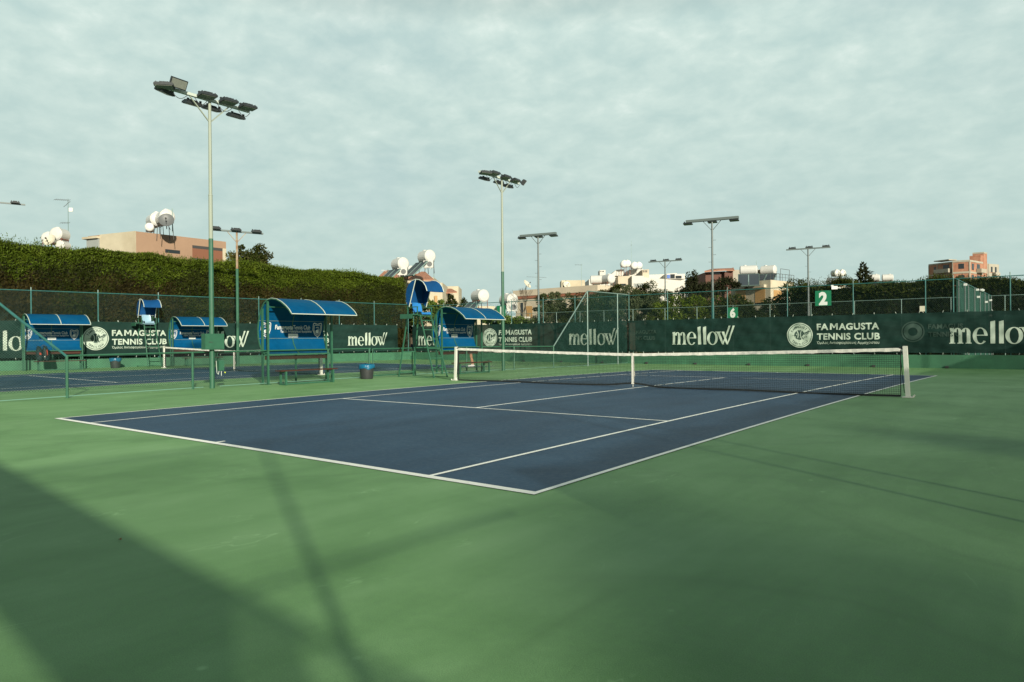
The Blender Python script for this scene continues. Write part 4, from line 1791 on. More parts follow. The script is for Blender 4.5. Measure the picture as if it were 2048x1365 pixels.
def ball(p, label):
    m = MB()
    r = 0.034
    n, k = 16, 10
    m.lathe(p, [(max(0.0005, r * math.sin(math.pi * i / k)), -r * math.cos(math.pi * i / k)) for i in range(k + 1)], n)
    tag(part('tennis_ball', m, m_ball, smooth=True), label, 'tennis ball')


ball((-13.23, 10.91, gz(-13.23, 10.91) + 0.034), 'yellow tennis ball lying on the farther court beside the net strap')
bb_ = at_y(852, 706.5, FWY - 0.25)
ball((bb_.x, FWY - 0.035, 0.62), 'yellow tennis ball resting on the far wall behind the umpire chair')

t = thing('racket_bag', 'dark teal racket bag with red marks leaning on the bench by the left wall', 'bag', (s3[0] + 0.60, s3[1] - 0.62, gz(*s3) + 0.46), ang + 0.15)
b = MB()
for sy in (-0.13, 0.13):
    prof = [(0.10, 0.0), (0.15, 0.06), (0.155, 0.25), (0.13, 0.5), (0.09, 0.66), (0.05, 0.70)]
    vs, fs = [], []
    n = 12
    for r, z in prof:
        for i in range(n):
            a = 2 * math.pi * i / n
            vs.append((-0.10 - z * 0.22 + r * 0.9 * math.cos(a), sy + r * math.sin(a), z))
    for j in range(len(prof) - 1):
        for i in range(n):
            fs.append((j * n + i, j * n + (i + 1) % n, (j + 1) * n + (i + 1) % n, (j + 1) * n + i))
    fs += [tuple(range(n - 1, -1, -1)), tuple(range((len(prof) - 1) * n, len(prof) * n))]
    b.add(vs, fs)
part('body', b, m_bag, t, smooth=True)
b = MB()
b.box((0.02, -0.17, 0.34), (0.03, 0.07, 0.10), 0, -0.2)
b.box((0.015, 0.12, 0.40), (0.03, 0.03, 0.26), 0, -0.2)
part('red_patch', b, m_bagr, t)
b = MB()
b.box((0.05, 0.02, 0.20), (0.03, 0.06, 0.05), 0.4, -0.2)
part('white_tag', b, m_signw, t)
b = MB()
b.pline([(0.03, 0.0, 0.62), (0.06, 0.03, 0.45), (0.08, 0.05, 0.25), (0.04, 0.0, 0.05)], 0.018, 6)
b.pline([(-0.05, -0.1, 0.68), (-0.06, 0, 0.76), (-0.05, 0.1, 0.68)], 0.015, 6)
part('strap', b, m_iron, t)


# ------------------------------------------------------------------ floodlight poles
def lamp_parts(t, pos, size, rz, tilt, lean=0.0):
    """one flood lamp: finned flat body, driver box, bracket, glass"""
    w, d = size
    R = Matrix.Rotation(rz, 4, 'Z') @ Matrix.Rotation(lean, 4, 'X') @ Matrix.Rotation(tilt, 4, 'Y')
    T = Matrix.Translation(pos) @ R
    b = MB()
    b.box((0, 0, 0), (d, w, 0.055))
    b.box((0, 0, 0.04), (d * 0.9, w * 0.93, 0.03))
    for i in range(5):
        b.box((0, -w * 0.4 + w * 0.8 * i / 4, 0.07), (d * 0.8, 0.012, 0.035))
    b.box((0, 0, 0.085), (d * 0.38, w * 0.46, 0.05))
    b.box((-d * 0.3, w * 0.38, 0.08), (0.05, 0.05, 0.09))
    b.box((-d * 0.3, -w * 0.38, 0.08), (0.05, 0.05, 0.09))
    b.v = [tuple(T @ Vector(p)) for p in b.v]
    lo = part('floodlight', b, m_lamp, t)
    g = MB()
    g.box((0, 0, -0.032), (d * 0.80, w * 0.90, 0.014))
    g.v = [tuple(T @ Vector(p)) for p in g.v]
    part('glass', g, m_lampg, lo)


def big_pole(loc, label, lamps, arm_rz, gz0, top_, green_to, r0=0.068):
    t = thing('floodlight_pole', label, 'floodlight', loc, 0, 'floodlight poles of the courts')
    p = MB()
    p.tube((0, 0, 0), (0, 0, green_to), r0 * 1.06, r0 * 0.95, 14)
    part('lower_pole', p, m_steel_g, t, smooth=False)
    p = MB()
    mid_ = green_to + 1.25
    p.tube((0, 0, green_to), (0, 0, mid_), r0 * 0.88, r0 * 0.86, 14)
    p.tube((0, 0, mid_), (0, 0, mid_ + 0.05), r0 * 0.92, r0 * 0.80, 14)
    p.tube((0, 0, mid_ + 0.05), (0, 0, top_), r0 * 0.74, r0 * 0.64, 14)
    part('upper_pole', p, m_pole, t)
    R = Matrix.Rotation(arm_rz, 4, 'Z')
    a = MB()
    a.bar(R @ Vector((0, -1.62, top_ + 0.04)), R @ Vector((0, 1.30, top_ + 0.04)), 0.09, 0.08)
    part('cross_arm', a, m_edge, t)
    for sy in (-1, 1):
        b = MB()
        b.bar(R @ Vector((0, 0, top_ - 0.62)), R @ Vector((0, sy * 0.62, top_)), 0.03, 0.03)
        part('brace', b, m_pole, t)
    for (px, py, pz, rz, tilt, lean) in lamps:
        v = R @ Vector((px, py, pz))
        lamp_parts(t, (v.x, v.y, top_ + v.z), (0.50, 0.27), arm_rz + rz, tilt, lean)
    c = MB()
    for y0, y1 in ((-1.2, -0.7), (-0.5, -0.1), (0.2, 0.7), (0.9, 1.3)):
        pts = [R @ Vector((0.05, y0 + (y1 - y0) * i / 6, top_ - 0.02 - 0.16 * math.sin(math.pi * i / 6))) for i in range(7)]
        c.pline(pts, 0.009, 5)
    part('cable', c, m_iron, t)
    return t


L1 = [(0.10, -1.40, 0.03, -0.75, -0.15, 0.0), (0.26, -1.09, 0.15, 0.10, -1.10, 0.0), (-0.26, -0.38, -0.12, math.pi, -0.2, 0.0), (0.20, -0.19, 0.07, 0.0, -0.14, 0.06),
      (-0.26, 0.22, -0.12, math.pi, -0.2, 0.0), (0.20, 0.49, 0.08, 0.05, -0.14, 0.06), (0.20, 1.13, 0.08, 0.05, -0.14, 0.06), (-0.26, 1.02, -0.14, math.pi, -0.25, 0.0), (-0.22, -1.22, -0.02, 3.5, -0.3, 0.0)]
p1 = big_pole((-5.0, 5.81, gz(-5, 5.9)), 'tall green and pale floodlight pole with electrical boxes, nearest of all', L1, 0.05, 0, 8.36, 4.36)
b = MB()
b.box((0.06, 0.0, 1.36), (0.22, 0.58, 0.46))
b.box((0.175, 0.0, 1.36), (0.012, 0.53, 0.41))
bo = part('electrical_box', b, m_steel_g, p1)
b = MB()
b.box((0.187, -0.13, 1.345), (0.012, 0.10, 0.015))
part('handle', b, m_iron, bo)
b = MB()
b.box((0.05, 0.24, 0.66), (0.12, 0.16, 0.30))
bo = part('junction_box', b, m_steel_g, p1)
b = MB()
b.pline([(0.05, 0.20, 0.55), (0.08, 0.15, 0.40), (0.09, 0.10, 0.45), (0.09, 0.08, 0.80)], 0.008, 5)
b.pline([(0.05, 0.26, 0.52), (0.05, 0.26, 0.36)], 0.01, 5)
part('cable', b, m_edge, bo)
L2 = [(0.20, -1.42, -0.02, -0.45, -0.20, 0.0), (0.22, -0.80, 0.08, -0.05, -0.14, 0), (-0.24, -0.95, -0.13, math.pi, -0.25, 0), (0.20, 0.05, 0.07, 0.0, -0.14, 0),
      (-0.24, 0.1, -0.12, math.pi, -0.25, 0.0), (0.20, 0.78, 0.05, 0.1, -0.16, 0.0), (-0.24, 0.80, -0.15, math.pi, -0.2, 0), (0.22, 1.40, 0.08, 0.75, -0.95, 0.3)]
big_pole((-5.0, 19.30, gz(-5, 19.3)), 'tall green and pale floodlight pole rising behind the second blue shelter', L2, 0.05, 0, 8.42, 4.36)


def small_pole(loc, label, top_, arm_rz, green_to, lower, upper, kind, steps=True, half=1.05):
    t = thing('floodlight_pole', label, 'floodlight', loc, 0, 'floodlight poles of the courts')
    p = MB()
    p.tube((0, 0, 0), (0, 0, green_to), 0.085, 0.075, 10)
    part('lower_pole', p, lower, t)
    p = MB()
    p.tube((0, 0, green_to), (0, 0, top_), 0.065, 0.05, 10)
    part('upper_pole', p, upper, t)
    R = Matrix.Rotation(arm_rz, 4, 'Z')
    a = MB()
    if kind == 'tray':
        a.bar(R @ Vector((0, -half, top_ + 0.10)), R @ Vector((0, half, top_ + 0.10)), 0.22, 0.14)
        part('cross_arm', a, m_arm, t)
        ys = (-half * 0.82, 0.0, half * 0.95)
        off = -0.03
    else:
        a.bar(R @ Vector((0, -half, top_ + 0.05)), R @ Vector((0, half, top_ + 0.05)), 0.09, 0.09)
        part('cross_arm', a, m_arm, t)
        ys = (-half * 0.8, -half * 0.05, half * 0.72)
        off = 0.12
    for y in ys:
        v = R @ Vector((0.12, y, off))
        lamp_parts(t, (v.x, v.y, top_ + v.z), (0.5, 0.34), arm_rz, 0.12, 0.0)
    for sy in (-1, 1):
        b = MB()
        b.bar(R @ Vector((0, 0, top_ - 0.55)), R @ Vector((0, sy * 0.5, top_ + 0.02)), 0.03, 0.03)
        part('brace', b, upper, t)
    if steps:
        k = 0
        z = 2.4
        while z < top_ - 1.0:
            sg = 1 if k % 2 else -1
            d = RT * 0.22 * sg
            s = MB()
            s.tube((0, 0, z), (d[0], d[1], z + 0.01), 0.009, n=5)
            part('step', s, m_iron, t)
            z += 0.42
            k += 1
    return t


small_pole((-21.0, 16.1, gz(-21, 16.1)), 'floodlight pole by the left wall, rusty above and green below', 7.25, -0.26, 5.28, m_steel_g, m_rust, 'lamps', half=1.42)
pq = at(-24, 402, 45)
small_pole((pq.x, pq.y, 0), 'floodlight pole cut by the left edge, only a lamp end showing', pq.z - 0.1, -0.26, 5.2, m_steel_g, m_rust, 'lamps', half=1.95)
for (u, v, d, lab, kind, up_, half) in ((1076, 473, 46.7, 'grey floodlight pole with tray lamp beside the sloping fence brace', 'tray', m_thin, 1.30),
                                   (1424, 443, 40.8, 'tallest thin grey floodlight pole, with tray lamp, by the brown house', 'tray', m_thin, 1.48),
                                   (1330, 524, 60.0, 'thin floodlight pole in front of the white house', 'lamps', m_thin, 1.42),
                                   (1616, 499, 52.0, 'thin floodlight pole beside the sign with the 2', 'lamps', m_thin, 1.50)):
    p = at(u, v, d)
    small_pole((p.x, p.y, 0), lab, p.z, math.radians(101), 3.7, m_steel_t if kind == 'tray' else m_thin, up_, kind, half=half)


# ------------------------------------------------------------------ the left hedge
def hedge(name, label, P, Q, depth, h_fn, seed, dens, mats, fresh_from, ll=0.20, lw_=0.075, z0=0.0, wave=0.25):
    """clipped cypress hedge along P-Q (front face on the right-hand side of that direction)"""
    P, Q = Vector(P), Vector(Q)
    d = (Q - P)
    L = d.length
    d.normalize()
    n = Vector((d.y, -d.x, 0))
    r = np.random.default_rng(seed)
    t = thing(name, label, 'hedge', (P.x, P.y, 0))
    hm = max(h_fn(0), h_fn(L), h_fn(L / 2))
    # face
    nf = int(L * hm * dens)
    s = r.uniform(0, L, nf)
    hs = np.array([h_fn(x) for x in s])
    z = z0 + (hs - z0) * r.uniform(0, 1, nf) ** 0.85
    P2 = np.stack([s, z, np.zeros(nf)], 1)
    bulge = wave * vnoise(P2, 1.1, seed) + 0.18 * vnoise(P2, 3.1, seed + 5)
    o = bulge + r.uniform(-0.22, 0.06, nf) - 0.35 * np.clip((z / hs - 0.9) * 10, 0, 1) ** 2
    # top
    ntp = int(L * depth * dens * 1.6)
    s2 = r.uniform(0, L, ntp)
    h2 = np.array([h_fn(x) for x in s2])
    o2 = -r.uniform(0, depth, ntp)
    P3 = np.stack([s2, o2 * 0.7, np.zeros(ntp)], 1)
    z2 = h2 + 0.09 * vnoise(P3, 1.2, seed + 1) + 0.14 * vnoise(P3, 4.2, seed + 2) + r.uniform(-0.25, 0.10, ntp)
    # shoots sticking up
    nsh = int(L * 36)
    s3_ = r.uniform(0, L, nsh)
    o3 = -r.uniform(0.0, depth, nsh)
    P4 = np.stack([s3_, o3 * 0.7, np.zeros(nsh)], 1)
    h3 = np.array([h_fn(x) for x in s3_])
    amp = np.clip(0.5 + 0.8 * vnoise(P4, 0.7, seed + 9), 0.1, 1.2)
    sh_s, sh_o, sh_z = [], [], []
    for k in range(9):
        sh_s.append(s3_ + r.normal(size=nsh) * 0.05)
        sh_o.append(o3 + r.normal(size=nsh) * 0.05)
        sh_z.append(h3 + 0.09 * vnoise(P4, 1.2, seed + 1) + amp * 0.85 * k / 8 * r.uniform(0.4, 1.0, nsh))
    sh_s, sh_o, sh_z = map(np.concatenate, (sh_s, sh_o, sh_z))
    # end face
    ne = int(depth * hm * dens * 1.3)
    es = L + 0.2 * r.normal(size=ne)
    eo = -r.uniform(0, depth, ne)
    ez = z0 + (h_fn(L) - z0) * r.uniform(0, 1, ne)

    def to3(s_, o_, z_):
        return np.stack([d.x * s_ + n.x * o_, d.y * s_ + n.y * o_, z_], 1)
    PF_ = to3(s, o, z)
    PT = to3(s2, o2, z2)
    PS = to3(sh_s, sh_o, sh_z)
    PE = to3(es, eo, ez)
    nv = np.array([n.x, n.y, 0.25])
    # material: brown-green old growth below, fresh green near the top
    hf = (z - (hs - fresh_from)) / fresh_from
    pn = vnoise(P2, 0.9, seed + 3) * 0.8 + vnoise(P2, 2.7, seed + 4) * 0.5 + r.normal(size=nf) * 0.18
    mi = np.where(hf + pn * 0.55 > 0.55, 0, np.where(pn > 0.10, 2, 1)).astype(np.int32)
    mt = np.where(r.uniform(size=ntp) < 0.78, 0, 1).astype(np.int32)
    ms = np.zeros(len(PS), np.int32)
    pe = r.normal(size=ne) * 0.4 + (ez / hm - 0.5)
    me_ = np.where(pe > 0.4, 0, np.where(pe > -0.1, 1, 2)).astype(np.int32)
    me = leaf_mesh('foliage', [(PF_, np.tile(nv, (nf, 1)), ll, lw_, 0.35, mi), (PT, None, ll, lw_, 0.9, mt), (PS, None, ll * 0.9, lw_ * 0.7, 1.6, ms),
                               (PE, np.tile(np.array([d.x, d.y, 0.2]), (ne, 1)), ll, lw_, 0.3, me_)], mats)
    link('foliage', me, t)
    c = MB()
    k = max(2, int(L / 1.0))
    prev = None
    vs, fs = [], []
    for i in range(k + 1):
        s_ = L * i / k
        h_ = h_fn(s_) - 0.30
        for (oo, zz) in ((-0.42, z0), (-0.42, h_ - 0.3), (-0.8, h_), (-depth + 0.3, h_), (-depth + 0.2, z0)):
            p = d * s_ + n * oo
            vs.append((p.x, p.y, zz))
    for i in range(k):
        for j in range(4):
            a = i * 5 + j
            fs.append((a, a + 1, a + 6, a + 5))
    fs += [(0, 1, 2, 3, 4), tuple(k * 5 + j for j in (4, 3, 2, 1, 0))]
    c.add(vs, fs)
    part('inner_core', c, l_core, t)  # solid dark filler inside the leaves, blocks the view through
    return t


HP, HQ = lw(-3.0, 0, -1.9), lw(31.4, 0, -1.9)
Lh = (HQ - HP).length
hedge('hedge', 'long high cypress hedge behind the left wall, fresh green on top and brownish below', HP, HQ, 2.4,
      lambda s: 6.55 - 0.55 * (s / Lh) + 0.05 * math.sin(s * 0.9) + 0.03 * math.sin(s * 2.3), 11, 800, [l_fresh, l_mid, l_brown], 2.1, ll=0.15, lw_=0.048)

HP2 = Vector((-2.0, 49.6, 0))
HQ2 = Vector((34.0, 49.6, 0))
hedge('hedge', 'dark green cypress hedge behind the sign with the 2', HP2, HQ2, 2.4,
      lambda s: 4.95 + 0.12 * math.sin(s * 0.8) + 0.08 * math.sin(s * 2.1) + (0.35 * math.exp(-((s - 3.5) / 0.8) ** 2)), 23, 330, [l_mid, l_dark, l_dark], 1.3, ll=0.20, lw_=0.07, z0=0.0, wave=0.4)


# ------------------------------------------------------------------ trees and shrubs
def W_ground(u, v, d):
    p = at(u, v, d)
    return (p.x, p.y, 0), p.z


# broad-leaved tree behind the left hedge
b_, zt = W_ground(500, 528, 54)
tree('broadleaf_tree', 'olive green round tree above the left hedge, behind the rusty floodlight pole', 'tree', b_, 0, (1.65, 1.65, 1.5), zt, [l_euc, l_mid], 80, 150, 0.46, 0.16, 0.11, 31, 0.2, shell=0.1)

grp = 'trees and bushes behind the far fence'
# olive trees
for (u, v, d, rad, label, seed, mats) in (
        (1110, 618, 68, (2.5, 2.2, 1.95), 'grey green olive tree left of the sloping fence brace', 41, [l_olive, l_mid]),
        (1255, 612, 63, (1.9, 1.8, 1.6), 'pale olive tree behind the full height end of the divider fence', 43, [l_olive, l_olive]),
        (1300, 602, 63, (2.1, 1.8, 1.6), 'pale olive tree below the white house', 44, [l_olive, l_mid]),
        (1215, 602, 66, (1.7, 1.5, 1.7), 'dark leafy tree whose tips overlap the beige flat roofed block', 45, [l_mid, l_dark])):
    b_, zt = W_ground(u, v, d)
    tree('olive_tree', label, 'tree', b_, 0, rad, zt, mats, 70, 230, 0.48, 0.17, 0.065, seed, 0.16, grp, shell=0.1)
# bushy conifers
for (u, vt, d, r0, label, seed, mats) in (
        (1168, 584, 65, 1.8, 'feathery dark green conifer right of the grey green olive tree', 51, [l_mid, l_dark]),
        (1205, 594, 64, 1.6, 'feathery conifer between the two pale fence posts', 52, [l_mid, l_dark]),
        (1352, 592, 59.5, 1.25, 'bright green conifer below the white house', 53, [l_fresh, l_mid]),
        (1392, 590, 58.5, 1.3, 'bright green conifer left of the tallest looking thin pole', 54, [l_fresh, l_mid]),
        (1432, 592, 58, 1.2, 'green conifer just right of the tallest looking thin pole', 55, [l_mid, l_fresh]),
        (1468, 586, 57, 1.3, 'dark conifer in front of the left end of the cream house', 56, [l_mid, l_dark]),
        (1492, 600, 56.5, 1.0, 'small dark conifer under the orange shutters', 57, [l_mid, l_dark]),
        (1545, 594, 55.5, 1.2, 'dark conifer in front of the right end of the cream house', 58, [l_dark, l_mid]),
        (1590, 557, 55, 1.5, 'pointed dark conifer at the left end of the far hedge', 59, [l_dark, l_mid]),
        (1322, 602, 60, 1.3, 'mid green conifer left of the thin pole before the white house', 60, [l_mid, l_fresh])):
    b_, zt = W_ground(u, vt, d)
    cone_tree('conifer', label, 'conifer', b_, zt, r0 * 1.35, mats, 20000, 0.24, 0.075, seed, grp, 0.2, 0.30, 0.36)
# dark pine with horizontal boughs in front of the brown house
b_, zt = W_ground(1388, 585, 64)
t = thing('pine_tree', 'dark pine with spiky tips and level boughs in front of the brown house', 'tree', b_)
P, D = [], []
r = np.random.default_rng(71)
mbp = MB()
for (u, v, sx, sz) in ((1377, 566, 0.35, 1.0), (1389, 562, 0.35, 1.1), (1368, 585, 0.9, 0.5), (1390, 582, 1.3, 0.6), (1412, 576, 1.2, 0.5), (1432, 570, 1.1, 0.45), (1452, 562, 0.9, 0.4), (1440, 580, 1.2, 0.35), (1425, 588, 1.4, 0.4), (1400, 595, 1.4, 0.5), (1470, 570, 0.6, 0.3), (1372, 602, 1.0, 0.4)):
    c = at(u, v, 64 + r.uniform(-1, 1)) - Vector(b_)
    e = r.normal(size=(420, 3))
    e /= np.linalg.norm(e, axis=1)[:, None]
    P.append(np.array(c) + e * r.uniform(0.2, 1, (420, 1)) * np.array([sx, sx, sz]))
    D.append(e)
    mbp.tube((0, 0, max(1.0, c.z - 0.9)), c, 0.06, 0.02, 6)
link('crown', leaf_mesh('crown', [(np.concatenate(P), np.concatenate(D), 0.24, 0.10, 0.2, 0)], [l_pine]), t)
mbp.tube((0, 0, 0), (0, 0, zt), 0.18, 0.06, 8)
part('trunk', mbp, m_bark, t)
# little spruce far right of centre
b_, zt = W_ground(1726, 524, 92)
cone_tree('spruce_tree', 'dark small spruce against the sky, between solar tanks and the unfinished brick block', 'tree', b_, zt, 2.3, [l_pine, l_dark], 3000, 0.5, 0.24, 81, None, zt * 0.3, 0.6)
# shrubs between the umpire chair and the second tall pole
for (u, v, d, rad, label, seed, mats) in (
        (842, 624, 53, (1.1, 1.1, 1.2), 'light green leafy shrub seen under the umpire chair seat', 91, [l_light, l_mid]),
        (872, 630, 52.5, (0.85, 0.85, 1.1), 'leafy shrub between the umpire chair and the second shelter', 92, [l_light, l_olive]),
        (985, 640, 49, (1.2, 0.9, 0.55), 'bright green shrub under the lip of the second blue shelter', 93, [l_light, l_light]),
        (1040, 646, 47.5, (1.3, 0.9, 0.38), 'low pale green bush right of the second tall pole', 94, [l_olive, l_light])):
    b_, zt = W_ground(u, v, d)
    tree('shrub', label, 'shrub', b_, 0, rad, zt, mats, 30, 150, 0.32, 0.15, 0.08, seed, 0.06, 'shrubs behind the far corner', shell=0.1)
for (u, vt, d, r0, label, seed) in ((822, 572, 55, 1.1, 'dark shrub at the end of the left hedge behind the umpire chair', 95), (903, 588, 55, 1.05, 'dark cypress right of the cream house wall', 96), (928, 594, 55, 0.85, 'pointed cypress right of the umpire chair canopy', 97)):
    b_, zt = W_ground(u, vt, d)
    cone_tree('cypress', label, 'conifer', b_, zt, r0, [l_mid, l_dark], 3600, 0.24, 0.08, seed, 'dark cypresses by the cream house', zt * 0.35, 0.5)
# bare tree
b_, zt = W_ground(1048, 590, 48)
t = thing('bare_tree', 'leafless thin tree in front of the beige flat roofed block', 'tree', b_)
mb = MB()


def twig(p, d, l, r_, k):
    q_ = p + d * l
    mb.tube(p, q_, r_, r_ * 0.6, 5)
    if k > 0:
        for _ in range(3):
            nd = (d + Vector((random.uniform(-.6, .6), random.uniform(-.6, .6), random.uniform(0, .4)))).normalized()
            twig(q_, nd, l * 0.68, r_ * 0.55, k - 1)


twig(Vector((0, 0, 0)), Vector((0.05, 0, 1)).normalized(), zt * 0.42, 0.06, 4)
part('trunk', mb, m_bark, t)


# trees outside the picture on the sunny side, which shade the near court
sgrp = 'trees outside the picture on the sunny side'
# each stands where its shadow falls on the near court: crown centre = shadow point + height * (2.60, -1.47)
for i, (sx, sy, h, rad, nc, per, lab) in enumerate((
        (12.9, -0.85, 14.0, (0.62, 0.62, 0.85), 32, 24, 'tall thin crowned tree beyond the right fence, shading the near court corner'),
        (13.7, -1.75, 15.0, (0.75, 0.75, 0.80), 40, 26, 'tall tree beyond the right fence, shading the ground before the camera'),
        (14.9, -1.3, 12.0, (0.95, 0.95, 0.75), 44, 30, 'broad tree beyond the right fence, shading the ground right of the camera'),
        (14.3, -2.5, 14.0, (0.75, 0.75, 0.75), 40, 30, 'round crowned tree beyond the right fence, nearest the back corner'),
        (13.3, -1.35, 17.0, (0.45, 0.45, 0.70), 24, 24, 'slender tree beyond the right fence, farthest from the court'),
        (14.2, 5.3, 9.0, (0.70, 0.70, 0.62), 34, 40, 'small tree beyond the right fence, shading the ground by the right sideline'),
        (15.5, 9.6, 9.0, (0.8, 0.8, 0.40), 22, 30, 'small tree beyond the right fence abreast of the net'))):
    tree('shade_tree', lab, 'tree', (sx + 2.60 * h, sy - 1.47 * h, 0), 0, rad, h, [l_mid, l_olive], nc, int(per * 1.3), 0.24, 0.20, 0.10, 200 + i, 0.07, sgrp, shell=0.1)


# ------------------------------------------------------------------ buildings
def corner_block(t, name, A, B, C, d, zb, m_, world=True):
    """box-like storey from three top corners in the picture: A nearest corner at distance d, B and C its neighbours (level roof)"""
    a = at(A[0], A[1], d)
    b = at_z(B[0], B[1], a.z)
    c = at_z(C[0], C[1], a.z)
    e = b + c - a
    q_ = MB()
    q_.prism([(a.x, a.y), (b.x, b.y), (e.x, e.y), (c.x, c.y)], zb, a.z)
    part(name, q_, m_, t, world=True)
    return a, b, c, e


def face_rect(a, b, s0, s1, z0, z1, m, out=0.03, th=0.06):
    """rectangle on the vertical face running from a to b: s fractions, z heights; pushed out of the face"""
    d = (b - a)
    n = Vector((d.y, -d.x, 0)).normalized()
    cam_side = Vector((CAM[0], CAM[1], 0)) - Vector((a.x, a.y, 0))
    if n.dot(cam_side) < 0:
        n = -n
    p = a + d * s0
    q_ = a + d * s1
    o = n * out
    m.sheet([(p.x + o.x, p.y + o.y, z0), (q_.x + o.x, q_.y + o.y, z0), (q_.x + o.x, q_.y + o.y, z1), (p.x + o.x, p.y + o.y, z1)], th, -n)
    return n


def window(t, a, b, s0, s1, z0, z1, m_in=None, m_fr=None, name='window'):
    q_ = MB()
    face_rect(a, b, s0, s1, z0, z1, q_, 0.02, 0.05)
    w = part(name, q_, m_in or m_glass, t, world=True)
    return w


# pink and cream house on the left
t = thing('house', 'cream and salmon flat roofed house behind the left hedge with white tanks on top', 'house', tuple(at(272, 600, 52))[:2] + (0,))
a, b, c, e = corner_block(t, 'wall', (272, 463), (452, 484), (176, 473), 50, 0, m_tan)
hz_ = a.z
# cream side wall laid over the left face, stopping short of a grey clad stair head
n = (c - a).normalized()
q = MB()
face_rect(a, c, 0.0, 0.74, 0.0, hz_ + 0.02, q, 0.05, 0.05)
part('side_wall', q, m_cream, t, world=True)
q = MB()
face_rect(a, c, 0.745, 1.0, 0.0, hz_ - 0.25, q, 0.12, 0.10)
part('stair_head', q, m_grey, t, world=True)
q = MB()
face_rect(a, c, 0.735, 1.05, hz_ - 0.25, hz_ - 0.10, q, 0.30, 0.6)
part('stair_roof', q, m_cream, t, world=True)
# balcony: shade of the recess painted as dark flat panels, with a slim post
z1 = at_z(380, 490, 0).z
dfr = b - a
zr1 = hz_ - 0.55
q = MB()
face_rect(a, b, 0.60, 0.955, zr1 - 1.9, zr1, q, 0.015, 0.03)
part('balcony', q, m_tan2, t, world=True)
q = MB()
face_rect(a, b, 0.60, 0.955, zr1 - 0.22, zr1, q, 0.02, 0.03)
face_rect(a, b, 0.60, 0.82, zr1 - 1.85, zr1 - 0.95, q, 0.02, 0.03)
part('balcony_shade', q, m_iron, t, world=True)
q = MB()
face_rect(a, b, 0.955, 1.0, 0, zr1, q, 0.03, 0.2)
part('corner_post', q, m_cream, t, world=True)
window(t, a, b, 0.30, 0.46, zr1 - 0.75, zr1 - 0.50)


def water_tank(u, v, d, r, L, yaw, label, stand_h, panels=True, group='white solar water tanks on the roofs', iron=None, two=False, neck=True):
    """lying tank on an iron stand, usually with a sloping collector under it; (u, v) is the tank centre"""
    p = at(u, v, d)
    t = thing('water_tank', label, 'water tank', (p.x, p.y, p.z - stand_h), yaw, group)
    z = stand_h
    m = MB()
    m.lathe((0, 0, z), [(r * 0.35, -L / 2 - r * 0.12), (r * 0.8, -L / 2 - r * 0.05), (r, -L / 2 + r * 0.12), (r, L / 2 - r * 0.12), (r * 0.8, L / 2 + r * 0.05), (r * 0.35, L / 2 + r * 0.12)], 22, 'Y')
    if neck:
        m.lathe((0, -L * 0.2, z + r * 0.93), [(r * 0.32, 0), (r * 0.32, r * 0.16), (r * 0.1, r * 0.2)], 12)
    part('tank', m, m_tank, t, smooth=False)
    s = MB()
    for sy in (-1, 1):
        for sx in (-1, 1):
            s.bar((sx * r * 0.85, sy * L * 0.36, 0), (sx * r * 0.7, sy * L * 0.36, z - r * 0.5), 0.035, 0.035)
        s.bar((-r * 0.9, sy * L * 0.36, z - r * 0.75), (r * 0.9, sy * L * 0.36, z - r * 0.75), 0.04, 0.04)
    s.bar((r * 0.8, -L * 0.36, z - r * 0.78), (r * 0.8, L * 0.36, z - r * 0.78), 0.04, 0.04)
    s.bar((-r * 0.8, -L * 0.36, z - r * 0.78), (-r * 0.8, L * 0.36, z - r * 0.78), 0.04, 0.04)
    part('stand', s, iron or m_iron, t)
    if panels:
        pan = MB()
        for k in (-1, 1):
            T = Matrix.Translation((r * 0.9 + 0.62, k * 0.47, z - r - 0.55)) @ Matrix.Rotation(math.radians(42), 4, 'Y')
            b_ = MB()
            b_.box((0, 0, 0), (1.7, 0.88, 0.07))
            pan.add([T @ Vector(x) for x in b_.v], b_.f)
        po = part('collector', pan, m_panel, t)
        pan = MB()
        for k in (-1, 1):
            T = Matrix.Translation((r * 0.9 + 0.62, k * 0.47, z - r - 0.55)) @ Matrix.Rotation(math.radians(42), 4, 'Y')
            b_ = MB()
            for yy in (-0.44, 0.44):
                b_.box((0, yy, 0.01), (1.74, 0.04, 0.10))
            for xx in (-0.85, 0.85):
                b_.box((xx, 0, 0.01), (0.04, 0.9, 0.10))
            pan.add([T @ Vector(x) for x in b_.v], b_.f)
        part('frame', pan, m_galv, po)
    return t


def dish(u, v, d, r, yaw, pitch, label, m_):
    p = at(u, v, d)
    t = thing('satellite_dish', label, 'satellite dish', (p.x, p.y, p.z), yaw, 'satellite dishes on the roofs')
    m = MB()
    prof = [(0.02, 0.0)] + [(r * k / 6, 0.28 * r * (k / 6) ** 2) for k in range(1, 7)]
    prof += [(r * 1.01, 0.28 * r - 0.02)] + [(r * k / 6, 0.28 * r * (k / 6) ** 2 - 0.025) for k in range(5, 0, -1)]
    m.lathe((0, 0, 0), prof, 24)
    R = Matrix.Rotation(pitch, 4, 'Y')
    m.v = [tuple(R @ Vector(p_)) for p_ in m.v]
    part('reflector', m, m_, t, smooth=False)
    s = MB()
    s.tube(R @ Vector((0.6 * r, 0, 0.1 * r)), R @ Vector((0.15 * r, 0, 0.95 * r)), 0.02)
    s.tube(R @ Vector((0.15 * r, 0, 0.85 * r)), R @ Vector((0.15 * r, 0, 1.05 * r)), 0.06)
    s.tube((-0.1, 0, -1.15 * r), R @ Vector((0, 0, -0.02)), 0.03)
    s.tube((-0.35, 0.2, -1.15 * r), R @ Vector((0, 0, -0.02)), 0.02)
    part('mount', s, m_iron, t)
    return t


